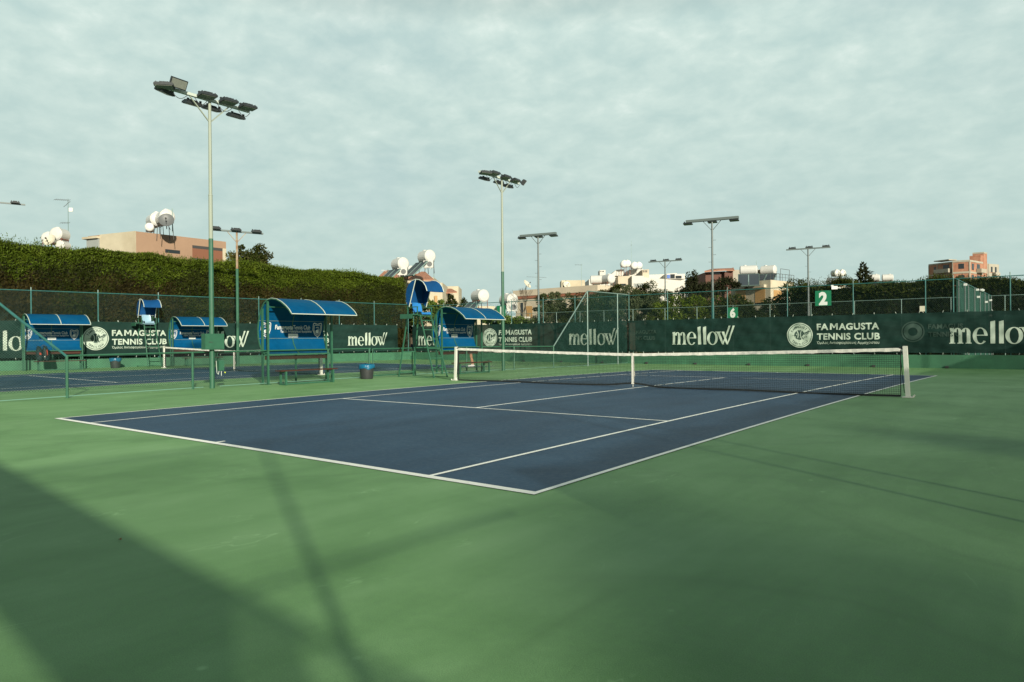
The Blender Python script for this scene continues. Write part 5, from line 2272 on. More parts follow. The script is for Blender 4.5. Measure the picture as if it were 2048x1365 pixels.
def aerial(u, v0, v1, d, label, arms, yaw=0.0, white=False):
    p = at(u, v1, d)
    h = (v1 - v0) * d / FPX
    t = thing('antenna', label, 'antenna', (p.x, p.y, p.z), 0, 'television aerials on the roofs')
    m = MB()
    m.tube((0, 0, 0), (0, 0, h), 0.025, 0.018, 6)
    part('mast', m, m_galv, t)
    for (f, hw_, k, ry) in arms:
        b_ = MB()
        z = h * f
        dr = Vector(RT).normalized()
        q0 = dr * hw_[0] + Vector((0, 0, z + ry))
        q1 = dr * hw_[1] + Vector((0, 0, z - ry))
        b_.tube(q0, q1, 0.014, n=5)
        dp = Vector(FW).normalized()
        for i in range(k):
            c_ = q0 + (q1 - q0) * (i + 0.5) / k
            b_.tube(c_ - Vector((0, 0, 0.09)) - dp * 0.2, c_ + Vector((0, 0, 0.09)) + dp * 0.2, 0.008, n=4)
        part('arm', b_, m_dish if not white else m_signw, t)
    return t


vyaw = YAW          # +y axis of a yawed thing then points along the view


water_tank(311, 441, 52, 0.52, 1.4, 1.36, 'left one of the two lying white tanks on the salmon house', 1.6, False)
water_tank(330, 436, 51, 0.52, 1.4, 1.36, 'right one of the two lying white tanks on the salmon house, behind a dish', 1.6, False)
water_tank(300, 456, 51.5, 0.30, 0.9, 1.05, 'small white tank under the pair of tanks on the salmon house', 0.5, False, neck=False)
dish(333, 442, 49.8, 0.50, -0.55, 1.2, 'grey satellite dish in front of the tanks on the salmon house', m_dish)
q = MB()
ph = at(345, 463, 50.6)
q.tube((ph.x, ph.y, hz_), (ph.x, ph.y, hz_ + 1.7), 0.03)
tag(part('vent_pipe', q, m_galv), 'thin upright pipe beside the tanks on the salmon house', 'pipe')

# hidden roof with tanks and aerial at far left
t = thing('house', 'flat roof almost hidden by the left hedge, carrying round tanks and a tall aerial', 'house', tuple(at(115, 560, 50))[:2] + (0,))
a, b, c, e = corner_block(t, 'wall', (128, 512), (170, 516), (70, 515), 50, 0, m_cream)
for (u, v, r, L, lab) in ((120, 470, 0.44, 1.0, 'cream round water tank on a rusty frame, highest behind the left hedge'), (126, 492, 0.33, 0.8, 'small white tank under the cream round tank'), (100, 478, 0.42, 0.8, 'white tank behind the cream round tank')):
    water_tank(u, v, 48.5 if u != 100 else 50, r, L, vyaw, lab, 1.0, False, iron=m_ironr)
dish(101, 482, 47.8, 0.42, -1.1, 1.1, 'cream satellite dish beside the round tanks behind the left hedge', m_dishc)
aerial(137, 398, 505, 49, 'tall television aerial behind the left hedge', [(0.98, (-0.95, 0.12), 8, 0.03), (0.55, (-0.55, 0.1), 4, 0.0), (0.9, (-0.3, 0.15), 2, -0.2)])
q = MB()
p_ = at(142, 420, 49)
q.box(tuple(p_), (0.26, 0.08, 0.26), YAW)
tag(part('relay_antenna', q, m_signw), 'small white panel antenna on the tall aerial mast', 'antenna')

# red roofed house behind the hedge end
t = thing('house', 'cream house with orange tiled gables behind the umpire chair canopy', 'house', tuple(at(840, 640, 60))[:2] + (0,))
a0 = at(756, 548, 62)
zg = a0.z
q = MB()
pA, pB = at(756, 560, 62), at(868, 566, 62)
zl = 5.9
dv = Vector((FW[0], FW[1], 0)).normalized()
q.prism([(pA.x, pA.y), (pB.x, pB.y), (pB.x + dv.x * 6, pB.y + dv.y * 6), (pA.x + dv.x * 6, pA.y + dv.y * 6)], 0, at(800, 556, 62).z)
part('wall', q, m_cream, t, world=True)
q = MB()
r0_, r1_ = at(765, 541, 62), at(822, 541, 62)
e0, e1 = at(757, 556, 61.6), at(840, 558, 61.6)
q.sheet([tuple(r0_ + dv * 1.2), tuple(r1_ + dv * 1.2), tuple(e1), tuple(e0)], 0.12, (0, 0, 1))
part('roof', q, m_tile, t, world=True)
q = MB()
r0_, r1_ = at(838, 543, 60), at(846, 543, 60)
e0, e1 = at(815, 561, 59), at(868, 562, 59)
q.sheet([tuple(r0_ + dv * 1.5), tuple(r1_ + dv * 1.5), tuple(e1), tuple(e0)], 0.12, (0, 0, 1))
part('roof', q, m_tile, t, world=True)
q = MB()
pA, pB = at(830, 575, 58), at(885, 575, 58)
q.prism([(pA.x, pA.y), (pB.x, pB.y), (pB.x + dv.x * 5, pB.y + dv.y * 5), (pA.x + dv.x * 5, pA.y + dv.y * 5)], 0, at(860, 566, 58).z)
part('wall', q, m_cream, t, world=True)
for u0, u1, v0, v1 in ((869, 875, 592, 614), (855, 861, 600, 618)):
    q = MB()
    A_, B_ = at(u0, v0, 57.9), at(u1, v1, 57.9)
    q.sheet([(A_.x, A_.y, B_.z), (B_.x, B_.y, B_.z), (B_.x, B_.y, A_.z), (A_.x, A_.y, A_.z)], 0.05, tuple(-dv))
    part('shutter', q, m_shut, t, world=True)
t = thing('house', 'cream gable wall with a small tiled porch, right of the umpire chair canopy', 'house', tuple(at(905, 640, 63))[:2] + (0,))
q = MB()
pA, pB = at(886, 575, 63), at(917, 575, 63)
q.prism([(pA.x, pA.y), (pB.x, pB.y), (pB.x + dv.x * 4, pB.y + dv.y * 4), (pA.x + dv.x * 4, pA.y + dv.y * 4)], 0, at(900, 573, 63).z)
part('wall', q, m_cream, t, world=True)
q = MB()
q.sheet([tuple(at(896, 580, 62.5)), tuple(at(903, 580, 62.5)), tuple(at(914, 586, 61.2)), tuple(at(886, 588, 61.2))], 0.1, (0, 0, 1))
part('roof', q, m_tile, t, world=True)
q = MB()
A_, B_ = at(892, 588, 62.9), at(902, 607, 62.9)
q.sheet([(A_.x, A_.y, B_.z), (B_.x, B_.y, B_.z), (B_.x, B_.y, A_.z), (A_.x, A_.y, A_.z)], 0.05, tuple(-dv))
part('window', q, m_glass, t, world=True)

ty = 1.32 + math.pi
water_tank(800, 529, 56, 0.50, 1.25, ty, 'white water tank with a fan box below, left on the tiled house', 1.3, True)
water_tank(853, 514, 56, 0.50, 1.25, ty, 'white water tank with long sloping collectors, highest above the umpire chair', 1.3, True)
water_tank(818, 539, 60, 0.28, 0.8, ty, 'small white tank on the tiled house between two larger ones', 0.6, False, neck=False)
for (u, v, d, lab) in ((805, 544, 55.5, 'white air conditioner box under the left tank of the tiled house'), (857, 529, 55.5, 'white air conditioner box under the highest tank of the tiled house'), (1024, 615, 49, 'white air conditioner box by the tank right of the second tall pole')):
    p_ = at(u, v, d)
    t = thing('air_conditioner', lab, 'air conditioner', (p_.x, p_.y, p_.z), YAW, 'white air conditioner boxes')
    q = MB()
    q.box((0, 0, 0), (0.75, 0.3, 0.55))
    q.box((-0.2, 0, -0.32), (0.05, 0.3, 0.1))
    q.box((0.2, 0, -0.32), (0.05, 0.3, 0.1))
    part('case', q, m_tank, t)
    q = MB()
    q.lathe((0.1, -0.155, 0), [(0.2, -0.008), (0.2, 0.004), (0.16, 0.004), (0.16, -0.006)], 20, 'Y')
    part('fan_guard', q, m_dish, t)
aerial(868, 505, 560, 56, 'thin aerial mast right of the highest tank of the tiled house', [(0.92, (-0.1, 0.1), 2, 0.0)])
# windmill-like white aerial
aerial(776, 538, 548, 58, 'white grid antenna at the left gable of the tiled house', [(0.6, (-0.55, 0.1), 6, 0.05)], white=True)

# isolated tank on an iron stand, and one beside the beige block, on a low cream house
t = thing('house', 'low cream building with flat roof levels behind the second tall pole', 'house', tuple(at(1000, 650, 56))[:2] + (0,))
for (A, B, C, d) in (((1000, 632), (1060, 634), (985, 632), 50), ((935, 612), (990, 613), (925, 612), 58)):
    corner_block(t, 'wall', A, B, C, d, 0, m_whiteb if A[0] == 1000 else m_cream)
q = MB()
p0, p1_ = at(998, 637, 49.9), at(1060, 639, 49.9)
q.bar(p0, p1_, 0.1, 0.12)
part('roof_edge', q, m_conc, t, world=True)
water_tank(960, 593, 50, 0.45, 1.2, ty - 0.1, 'white water tank alone on a red iron stand left of the second tall pole', 1.0, True, iron=m_ironr)
water_tank(1017, 601, 50, 0.45, 1.2, ty - 0.1, 'white water tank just right of the second tall pole', 0.9, True)

# beige flat-roofed block
t = thing('apartment_block', 'long beige flat roofed block with a red band, behind the olive trees', 'building', tuple(at(1195, 640, 86))[:2] + (0,))
a, b, c, e = corner_block(t, 'parapet', (1195, 570), (1294, 577), (1026, 582), 86, at(1195, 583, 86).z, m_cream2)
ctr = (a + e) * 0.5
ins = lambda p, k: Vector((p.x + (ctr.x - p.x) * k, p.y + (ctr.y - p.y) * k, p.z))
q = MB()
q.prism([tuple(ins(p, 0.012))[:2] for p in (a, b, e, c)], at(1195, 589, 86).z, at(1195, 583, 86).z - 0.004)
part('red_band', q, m_redband, t, world=True)
q = MB()
q.prism([tuple(ins(p, 0.04))[:2] for p in (a, b, e, c)], 0, at(1195, 589, 86).z - 0.004)
part('wall', q, m_cream2, t, world=True)
aa, cc_ = ins(a, 0.04), ins(c, 0.04)
zt_ = at(1195, 589, 86).z
window(t, aa, cc_, 0.90, 0.935, zt_ - 2.6, zt_ - 0.5)
q = MB()
face_rect(aa, cc_, 0.78, 0.86, zt_ - 2.6, zt_ - 1.0, q, 0.02, 0.05)
part('shutter', q, m_shut, t, world=True)
for s in (0.15, 0.35, 0.55):
    window(t, aa, cc_, s, s + 0.06, zt_ - 2.2, zt_ - 0.8)
q = MB()
pa_, pb_ = at(1123, 565, 92), at(1170, 572, 92)
q.prism([(pa_.x, pa_.y), (pb_.x, pb_.y), (pb_.x + dv.x * 3, pb_.y + dv.y * 3), (pa_.x + dv.x * 3, pa_.y + dv.y * 3)], at(1123, 578, 92).z, at(1140, 561, 92).z)
part('roof_room', q, m_cream, t, world=True)
q = MB()
for u0 in (1124,):
    A_, B_ = at(1126, 565, 91.9), at(1133, 574, 91.9)
    q.sheet([(A_.x, A_.y, B_.z), (B_.x, B_.y, B_.z), (B_.x, B_.y, A_.z), (A_.x, A_.y, A_.z)], 0.05, tuple(-dv))
part('window', q, m_glass, t, world=True)
dish(1053, 570, 87, 0.60, 0.15, 0.95, 'large cream satellite dish at the left end of the beige block roof', m_dishc)
dish(1133, 571, 90, 0.5, -0.5, 1.1, 'pale satellite dish in front of the roof room of the beige block', m_dishc)
aerial(1163, 528, 572, 88, 'thin pale aerial on the roof of the beige block', [(0.95, (-0.8, 0.13), 5, 0.0)])
aerial(1074, 552, 580, 88, 'wide spidery aerial beside the tray lamp pole', [(0.9, (-1.3, 1.2), 8, 0.05)])
water_tank(1199, 560, 88, 0.55, 2.2, vyaw + 1.4, 'white water tank on the beige block, left of its pair', 0.8, False, iron=m_ironr)
water_tank(1213, 559, 87.5, 0.58, 2.2, vyaw + 0.5, 'white water tank on the beige block, right of its pair', 0.8, False, iron=m_ironr)

# white modern house
t = thing('house', 'bright white stepped house with a blue window strip', 'house', tuple(at(1280, 640, 100))[:2] + (0,))


def slab(t, nm, u0, u1, v0, v1, d, depth, m_, drop=None, vb=None):
    """front-facing block from picture columns u0..u1; v0, v1 = top height at its two ends; goes down to the ground"""
    A_, B_ = at(u0, v0, d), at(u1, v1, d)
    zb = 0 if vb is None else at(u0, vb, d).z
    zt0, zt1 = A_.z, B_.z
    q_ = MB()
    o = dv * depth
    vs = [(A_.x, A_.y, zb), (B_.x, B_.y, zb), (B_.x + o.x, B_.y + o.y, zb), (A_.x + o.x, A_.y + o.y, zb),
          (A_.x, A_.y, zt0), (B_.x, B_.y, zt1), (B_.x + o.x, B_.y + o.y, zt1), (A_.x + o.x, A_.y + o.y, zt0)]
    q_.add(vs, [(0, 3, 2, 1), (4, 5, 6, 7), (0, 1, 5, 4), (1, 2, 6, 5), (2, 3, 7, 6), (3, 0, 4, 7)])
    return part(nm, q_, m_, t, world=True)


def pane(t, nm, u0, u1, v0, v1, d, m_, par=None):
    A_, B_ = at(u0, v0, d - 0.03), at(u1, v1, d - 0.03)
    q_ = MB()
    q_.sheet([(A_.x, A_.y, B_.z), (B_.x, B_.y, B_.z), (B_.x, B_.y, A_.z), (A_.x, A_.y, A_.z)], 0.05, tuple(-dv))
    return part(nm, q_, m_, t, world=True)


slab(t, 'wall', 1178, 1238, 559, 554, 102.0, 6, m_whiteb)
slab(t, 'wall', 1236, 1266, 553, 552, 100.0, 6, m_cream2)
slab(t, 'wall', 1264, 1288, 552, 552, 99.0, 7, m_whiteb)
slab(t, 'wall', 1287, 1368, 555, 562, 100.0, 7, m_whiteb)
slab(t, 'upper_wall', 1245, 1247.5, 539.5, 539, 104.0, 5, m_whiteb)
q = MB()
A_, B_, C_ = at(1219, 552, 104.0), at(1247, 539, 104.0), at(1247, 552, 104.0)
D_ = at(1233, 540, 104.0)
q.sheet([tuple(A_), tuple(C_), tuple(B_), tuple(D_)], 4, tuple(dv))
part('sloping_roof', q, m_whiteb, t, world=True)
slab(t, 'stair_tower', 1258, 1286, 540, 538, 104.5, 5, m_whiteb)
slab(t, 'chimney', 1285, 1298, 540, 539, 102.5, 2.5, m_cream2)
slab(t, 'upper_wall', 1297, 1370, 550, 548, 107.0, 5, m_whiteb)
q = MB()
A_, B_, C_, D_ = at(1333, 548, 104.5), at(1352, 546.5, 104.5), at(1371, 558, 104.5), at(1333, 558, 104.5)
q.sheet([tuple(A_), tuple(D_), tuple(C_), tuple(B_)], 3, tuple(dv))
part('upper_wall', q, m_whiteb, t, world=True)
pane(t, 'blue_window', 1334, 1340, 550, 557, 104.5, m_bluew)
pane(t, 'window', 1341, 1349.5, 549, 557, 104.5, m_glass)
pane(t, 'window', 1351.5, 1363, 552, 557, 104.5, m_glass)
pane(t, 'window', 1268, 1287, 567, 575, 99.0, m_grey)
pane(t, 'window', 1240, 1252, 568, 572, 100.0, m_glass)
pane(t, 'window', 1280, 1283, 542, 552, 104.5, m_glass)
pane(t, 'window', 1247, 1251, 549, 552, 103.9, m_glass)
for u0 in (1287, 1290, 1293):
    pane(t, 'vent_slot', u0, u0 + 1.2, 541, 545, 102.5, m_iron)
slab(t, 'chimney', 1199.5, 1211, 541, 540.5, 100.0, 2, m_whiteb)
pane(t, 'vent_slot', 1201, 1203, 542.5, 544, 100.0, m_iron)
pane(t, 'vent_slot', 1205, 1208, 542.5, 544, 100.0, m_iron)
for (u, v, r, lab) in ((1247.5, 528.5, 0.42, 'white round tank at the left on a red stand above the white house'), (1254, 528, 0.42, 'white round tank at the right on a red stand above the white house'), (1268, 532, 0.42, 'white tank on the roof of the white house, left of the pair by the mast'), (1277, 532, 0.42, 'white tank on the roof of the white house, right of the pair by the mast')):
    water_tank(u, v, 103, r * 1.18, 1.05, vyaw, lab, 0.8 if u > 1260 else 1.6, False, iron=m_ironr if u < 1260 else m_iron)
aerial(1263, 482, 540, 104, 'tall thin mast above the white house', [(0.85, (-0.12, 0.12), 1, 0)])

# brown house with red roof
t = thing('house', 'dark brown house with a low red tiled roof, behind the dark pine', 'house', tuple(at(1440, 640, 78))[:2] + (0,))
slab(t, 'wall', 1411, 1450, 545, 543, 78, 7, m_brownw)
slab(t, 'wall', 1449, 1466, 546, 541, 77.5, 6, m_brownw)
q = MB()
q.sheet([tuple(at(1409, 545, 77.2)), tuple(at(1449, 542, 77.2)), tuple(at(1467, 539, 80.5)), tuple(at(1425, 540.5, 80.5))], 0.15, (0, 0, 1))
q.sheet([tuple(at(1448, 542, 77.2)), tuple(at(1469, 542.5, 77.0)), tuple(at(1467, 537.5, 80.5))], 0.12, (0, 0, 1))
part('roof', q, m_tile, t, world=True)
pane(t, 'window', 1420, 1440, 546, 549, 78, m_glass)
slab(t, 'grey_shed', 1463, 1485, 539.5, 540.5, 79, 4, m_conc)

# cream house with orange shutters
t = thing('house', 'cream house with orange window shutters and solar tanks on its flat roof', 'house', tuple(at(1540, 640, 64))[:2] + (0,))
a, b, c, e = corner_block(t, 'wall', (1541, 560), (1588, 564.5), (1462, 567), 64, 0, m_cream)
h_ = a.z
for (u0, u1) in ((1471, 1491), (1510, 1530)):
    z1_, z0_ = at(u0, 576, 66).z, at(u0, 590, 66).z
    f0 = (at_z(u1, 575, a.z) - a)
    # fraction along a-c by picture column
    def frac(u):
        best, bs = 1e9, 0
        for k in range(401):
            s = k / 400
            p = a + (c - a) * s
            w_ = p - Vector(CAM)
            uu = PW / 2 + FPX * (w_.dot(Vector(RT)) / w_.dot(Vector(FW)))
            if abs(uu - u) < best:
                best, bs = abs(uu - u), s
        return bs
    s0, s1 = frac(u1), frac(u0)
    q = MB()
    face_rect(a, c, s0, s1, h_ - 2.0, h_ - 0.72, q, 0.02, 0.05)
    sh_ = part('shutter', q, m_shut, t, world=True)
    q = MB()
    face_rect(a, c, s0 - 0.03, s1 + 0.03, h_ - 0.66, h_ - 0.40, q, 0.35, 0.38)
    part('hood', q, m_cream, t, world=True)
    if u0 == 1510:
        window(t, a, c, s0, s1, h_ - 2.25, h_ - 2.03)
    else:
        window(t, a, c, s0, s1, h_ - 0.72, h_ - 0.67)
window(t, a, b, 0.12, 0.45, h_ - 1.9, h_ - 0.9, m_shut, name='shutter')
q = MB()
rp0, rp1, rp2 = at(1544, 561, 64.5), at_z(1586, 565, h_), None
for k in range(9):
    f = k / 8
    p_ = Vector((a.x, a.y, h_)) + (b - a) * f
    q.tube((p_.x, p_.y, h_), (p_.x, p_.y, h_ + 0.62), 0.018, n=5)
q.tube((a.x, a.y, h_ + 0.62), (b.x, b.y, h_ + 0.62), 0.02, n=5)
q.tube((a.x, a.y, h_ + 0.32), (b.x, b.y, h_ + 0.32), 0.014, n=5)
f0, f1 = a + (b - a) * 0.42, a + (b - a) * 0.80
for p_ in (f0, f1):
    q.tube((p_.x, p_.y, h_), (p_.x, p_.y, h_ + 1.1), 0.02, n=5)
q.tube((f0.x, f0.y, h_ + 1.1), (f1.x, f1.y, h_ + 1.08), 0.02, n=5)
part('roof_railing', q, m_iron, t, world=True)
water_tank(1497, 541, 66, 0.44, 1.5, vyaw + 1.25 + math.pi, 'white water tank with tilted collectors on the cream house, left of its pair', 0.95, True)
water_tank(1537, 541, 66, 0.44, 1.3, vyaw + 0.85 + math.pi, 'white water tank with tilted collectors on the cream house, right of its pair', 0.95, True)
t = thing('shed', 'low cream box on the roof of the cream house between its two tanks', 'shed', tuple(at(1520, 560, 67)))
slab(t, 'wall', 1512, 1528, 542, 542, 67, 1.2, m_cream, vb=556)
q = MB()
q.bar(at(1511, 541.6, 66.9), at(1529, 541.6, 66.9), 1.4, 0.05)
part('lid', q, m_conc, t, world=True)
aerial(1513, 522, 545, 66, 'short aerial behind the tanks of the cream house', [(0.5, (-0.15, 0.15), 2, 0)])

# tanks and collectors that rise behind the far hedge
t = thing('house', 'flat roof behind the far hedge, only its tanks and collectors showing', 'house', tuple(at(1672, 640, 74))[:2] + (0,))
slab(t, 'wall', 1645, 1690, 571, 571, 76, 8, m_cream)
for (u, lab) in ((1671, 'left white tank of the pair over four collectors behind the far hedge'), (1682, 'right white tank of the pair over four collectors behind the far hedge')):
    water_tank(u, 547, 76, 0.36, 0.8, vyaw + 0.2, lab, 1.1, False)
t = thing('solar_collector', 'row of four tilted solar collectors behind the far hedge', 'solar collector', tuple(at(1670, 570, 74)))
for k in range(4):
    u0 = 1651 + k * 9.3
    q = MB()
    A_, B_ = at(u0, 568, 74), at(u0 + 8.4, 568, 74)
    C_, D_ = at(u0 + 11.5, 557, 75.4), at(u0 + 3.1, 557, 75.4)
    q.sheet([tuple(A_), tuple(B_), tuple(C_), tuple(D_)], 0.06, (0, 0, 1))
    part('panel', q, m_dish, t, world=True)
for (u, lab) in ((1748, 'white tank with collector right of the small spruce'), (1775, 'white tank with collector, alone between the spruce and the brick block')):
    water_tank(u, 556, 95, 0.46, 1.3, vyaw + 1.2, lab, 1.2, True)
t = thing('house', 'low roofs hidden behind the far hedge under two white tanks', 'house', tuple(at(1760, 640, 96))[:2] + (0,))
slab(t, 'wall', 1738, 1785, 566, 566, 96, 8, m_cream2)

# unfinished brick apartment block
DB = 190.0
t = thing('brick_building', 'unfinished brick and concrete apartment block above the hedge on the right', 'building', tuple(at(1940, 680, DB))[:2] + (0,))
a, b, c, e = corner_block(t, 'wall', (1939, 520), (1974, 526), (1905, 522), DB, 0, m_brick)
q = MB()
HB = a.z
ups = 3.05


def bands(q_, p, r_, zs, out=0.12, th=0.25, hh=0.5):
    for z in zs:
        face_rect(p, r_, -0.004, 1.004, z - hh, z, q_, out, th)


bands(q, a, b, [HB, HB - ups, HB - 2 * ups, HB - 3 * ups])
bands(q, a, c, [HB, HB - ups, HB - 2 * ups, HB - 3 * ups])
for p, r_ in ((a, b), (a, c)):
    for s in (0.0, 0.97):
        face_rect(p, r_, s, s + 0.035, 0, HB - 0.5, q, 0.10, 0.2)
part('concrete_frame', q, m_conc, t, world=True)
for fl_ in range(3):
    zt_ = HB - fl_ * ups
    window(t, a, c, 0.32, 0.66, zt_ - 2.3, zt_ - 0.9)
    window(t, a, b, 0.12, 0.24, zt_ - 2.6, zt_ - 0.9)
    window(t, a, b, 0.40, 0.58, zt_ - 2.2, zt_ - 0.8)
    window(t, a, b, 0.76, 0.86, zt_ - 2.4, zt_ - 0.9)
    if fl_ < 2:
        q = MB()
        face_rect(a, b, 0.36, 0.66, zt_ - ups - 0.2, zt_ - ups + 0.9, q, 1.3, 1.2)
        part('balcony', q, m_conc, t, world=True)
a2, b2, c2, e2 = corner_block(t, 'wall', (1905.5, 523.5), (1940, 522), (1857.5, 529), DB + 3, 0, m_brick)
HB2 = a2.z
q = MB()
for z in (HB2 - 0.05, HB2 - ups, HB2 - 2 * ups):
    face_rect(a2, c2, -0.004, 1.004, z - 0.35, z, q, 0.10, 0.2)
for s in (0.0, 0.62, 0.98):
    face_rect(a2, c2, s, s + 0.03, 0, HB2 - 0.4, q, 0.11, 0.2)
part('concrete_frame', q, m_conc, t, world=True)
for fl_ in range(3):
    zt_ = HB2 - fl_ * ups
    window(t, a2, c2, 0.15, 0.40, zt_ - 2.5, zt_ - 0.7)
    window(t, a2, c2, 0.70, 0.78, zt_ - 2.2, zt_ - 1.0)
    if fl_ < 2:
        q = MB()
        face_rect(a2, c2, 0.02, 0.62, zt_ - ups + 0.10, zt_ - ups + 1.15, q, 1.6, 1.4)
        part('balcony', q, m_conc, t, world=True)
q = MB()
face_rect(a2, c2, 0.0, 0.62, HB2 + 0.35, HB2 + 0.6, q, 1.5, 3.0)
part('roof_slab', q, m_conc, t, world=True)
a3, b3, c3, e3 = corner_block(t, 'stair_tower', (1967, 504.5), (1974, 506), (1945, 506), DB + 6, 0, m_brick)
corner_block(t, 'stair_tower', (1961, 511), (1968, 512), (1939, 512.5), DB + 5, 0, m_brick)
q = MB()
bands(q, a3, b3, [a3.z + 0.02], 0.08, 0.2, 0.4)
bands(q, a3, c3, [a3.z + 0.02], 0.08, 0.2, 0.4)
part('concrete_frame', q, m_conc, t, world=True)
a4, b4, c4, e4 = corner_block(t, 'wall', (1978, 528), (1998, 529.5), (1968, 528.5), DB + 12, 0, m_conc)
for fl_ in range(3):
    zt_ = a4.z - fl_ * ups
    for s in (0.18, 0.58):
        window(t, a4, b4, s, s + 0.17, zt_ - 2.4, zt_ - 0.8)
    q = MB()
    face_rect(a4, b4, 0.30, 0.75, zt_ - ups - 0.3, zt_ - ups + 0.6, q, 1.0, 0.9)
    part('balcony', q, m_conc, t, world=True)
    q = MB()
    face_rect(a4, b4, 0.05, 0.95, zt_ - ups + 0.7, zt_ - 2.5, q, 0.02, 0.05)
    part('brick_panel', q, m_brick, t, world=True)

# heap of clay tiles in the gap between the two screens
t = thing('tile_heap', 'heap of orange clay tiles in the gap between two screens at the corner', 'tiles', (CORN.x + 0.0, CORN.y + 0.8, 0))
q = MB()
for k in range(26):
    q.box((random.uniform(-0.8, 0.7), random.uniform(-0.3, 0.5), 0.55 + random.uniform(0, 0.75)), (0.30, 0.2, 0.12), random.uniform(0, 3), random.uniform(-.5, .5))
q.box((0, 0.1, 0.3), (1.7, 0.9, 0.6))
part('tiles', q, m_tile, t)
q = MB()
q.box((-0.35, -0.45, 1.0), (0.4, 0.06, 0.28), 0, 0.2)
part('bag', q, m_navy, t)


# ------------------------------------------------------------------ the half hidden player
def skin_body(name, pts, edges, parent, mt, sub=2):
    me = bpy.data.meshes.new(name)
    me.from_pydata([p[:3] for p in pts], edges, [])
    o = link(name, me, parent)
    me.materials.append(mt)
    sk = o.modifiers.new('skin', 'SKIN')
    for i, p in enumerate(pts):
        sv = me.skin_vertices[0].data[i]
        r_ = p[3]
        sv.radius = r_ if isinstance(r_, tuple) else (r_, r_)
        sv.use_root = (i == 0)
    sk.use_smooth_shade = True
    ss = o.modifiers.new('smooth', 'SUBSURF')
    ss.levels = sub
    ss.render_levels = sub
    return o


pxy = at_z(942, 732.5, 0.06)
t = thing('person', 'player in white shorts half hidden behind the second blue shelter', 'person', (pxy.x, pxy.y, gz(pxy.x, pxy.y)), YAW - math.pi / 2 + 0.25)
pts = [(0, 0, 0.95, (0.14, 0.11)), (0, 0, 1.12, (0.13, 0.10)), (0, 0, 1.36, (0.17, 0.11)), (0, 0, 1.46, (0.07, 0.06)), (0, -0.01, 1.54, 0.055), (0, -0.02, 1.63, (0.075, 0.09)), (0, -0.02, 1.72, (0.06, 0.075)),
       (0.09, 0, 0.86, 0.095), (0.10, -0.03, 0.50, 0.06), (0.10, 0.02, 0.30, 0.055), (0.10, 0.03, 0.09, 0.036), (0.10, -0.10, 0.045, 0.04),
       (-0.09, 0, 0.86, 0.095), (-0.11, 0.04, 0.50, 0.06), (-0.11, 0.10, 0.30, 0.055), (-0.11, 0.13, 0.09, 0.036), (-0.11, 0.01, 0.045, 0.04),
       (0.20, 0, 1.38, 0.06), (0.25, 0.24, 1.16, 0.043), (0.22, -0.14, 0.98, 0.035), (0.20, -0.20, 0.95, 0.028), (0.19, -0.25, 0.93, 0.035),
       (-0.20, 0, 1.38, 0.06), (-0.25, 0.24, 1.16, 0.043), (-0.24, -0.12, 0.96, 0.035), (-0.23, -0.18, 0.93, 0.028), (-0.22, -0.23, 0.91, 0.035)]
ed = [(0, 1), (1, 2), (2, 3), (3, 4), (4, 5), (5, 6), (0, 7), (7, 8), (8, 9), (9, 10), (10, 11), (0, 12), (12, 13), (13, 14), (14, 15), (15, 16), (2, 17), (17, 18), (18, 19), (19, 20), (20, 21), (2, 22), (22, 23), (23, 24), (24, 25), (25, 26)]
skin_body('body', pts, ed, t, m_skin)
for hx, hy, hz in ((0.19, -0.25, 0.93), (-0.22, -0.23, 0.91)):
    for k in range(4):
        dx = (k - 1.5) * 0.018
        ln = (0.07, 0.08, 0.076, 0.06)[k]
        skin_body('finger', [(hx + dx, hy - 0.02, hz, 0.009), (hx + dx, hy - 0.02 - ln * 0.5, hz - 0.01, 0.0085), (hx + dx, hy - 0.02 - ln * 0.85, hz - 0.035, 0.0075)], [(0, 1), (1, 2)], t, m_skin, 1)
    sg = -1 if hx > 0 else 1
    skin_body('thumb', [(hx + sg * 0.02, hy + 0.01, hz, 0.011), (hx + sg * 0.045, hy - 0.02, hz - 0.01, 0.010), (hx + sg * 0.05, hy - 0.05, hz - 0.02, 0.008)], [(0, 1), (1, 2)], t, m_skin, 1)
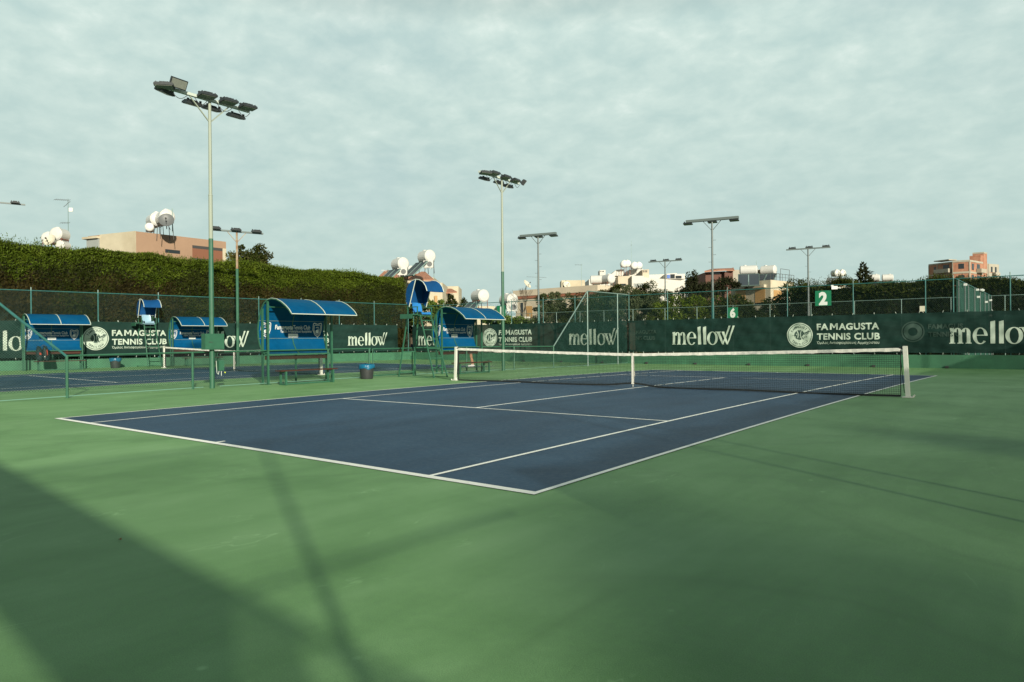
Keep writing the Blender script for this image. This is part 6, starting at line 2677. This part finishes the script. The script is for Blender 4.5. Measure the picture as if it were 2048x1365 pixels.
skin_body('shorts', [(0, 0, 0.98, (0.165, 0.135)), (0, 0, 0.90, (0.16, 0.135)), (0.095, 0, 0.80, 0.112), (0.105, -0.01, 0.62, 0.105), (-0.095, 0, 0.80, 0.112), (-0.105, 0.02, 0.62, 0.105)], [(0, 1), (1, 2), (2, 3), (1, 4), (4, 5)], t, m_cloth)
skin_body('shirt', [(0, 0, 0.96, (0.16, 0.125)), (0, 0, 1.15, (0.155, 0.12)), (0, 0, 1.37, (0.185, 0.125)), (0, 0, 1.45, (0.085, 0.075)), (0.20, 0, 1.39, 0.078), (0.245, 0.03, 1.22, 0.072), (-0.20, 0, 1.39, 0.078), (-0.245, 0.03, 1.22, 0.072)], [(0, 1), (1, 2), (2, 3), (2, 4), (4, 5), (2, 6), (6, 7)], t, m_navy)
skin_body('hair', [(0, 0.0, 1.68, (0.085, 0.095)), (0, 0.0, 1.76, (0.065, 0.08))], [(0, 1)], t, m_hair)
f_ = MB()
for sx in (-0.03, 0.03):
    f_.lathe((sx, -0.105, 1.66), [(0.002, -0.008), (0.011, 0), (0.002, 0.008)], 8)
f_.box((0, -0.108, 1.595), (0.045, 0.012, 0.010))
part('face_features', f_, m_hair, t)
f_ = MB()
f_.box((0, -0.115, 1.632), (0.022, 0.03, 0.04))
for sx in (-0.08, 0.08):
    f_.box((sx, -0.02, 1.64), (0.014, 0.035, 0.06))
part('nose_and_ears', f_, m_skin, t)
for fx, fy in ((0.10, -0.05), (-0.11, 0.06)):
    s_ = MB()
    s_.box((fx, fy, 0.045), (0.10, 0.28, 0.08))
    s_.box((fx, fy + 0.07, 0.095), (0.085, 0.12, 0.05))
    so = part('shoe', s_, m_cloth, t)
    bv = so.modifiers.new('round', 'BEVEL')
    bv.width = 0.025
    bv.segments = 3

# a dry leaf and small specks on the near court
q = MB()
g_ = at_z(239, 1080, 0.006)
q.add([(g_.x - 0.02, g_.y, 0.006), (g_.x, g_.y - 0.012, 0.016), (g_.x + 0.022, g_.y + 0.004, 0.008), (g_.x, g_.y + 0.014, 0.018)], [(0, 1, 2), (0, 2, 3)])
tag(part('dry_leaf', q, m_orange), 'tiny orange dry leaf on the green court in the foreground shade', 'leaf')
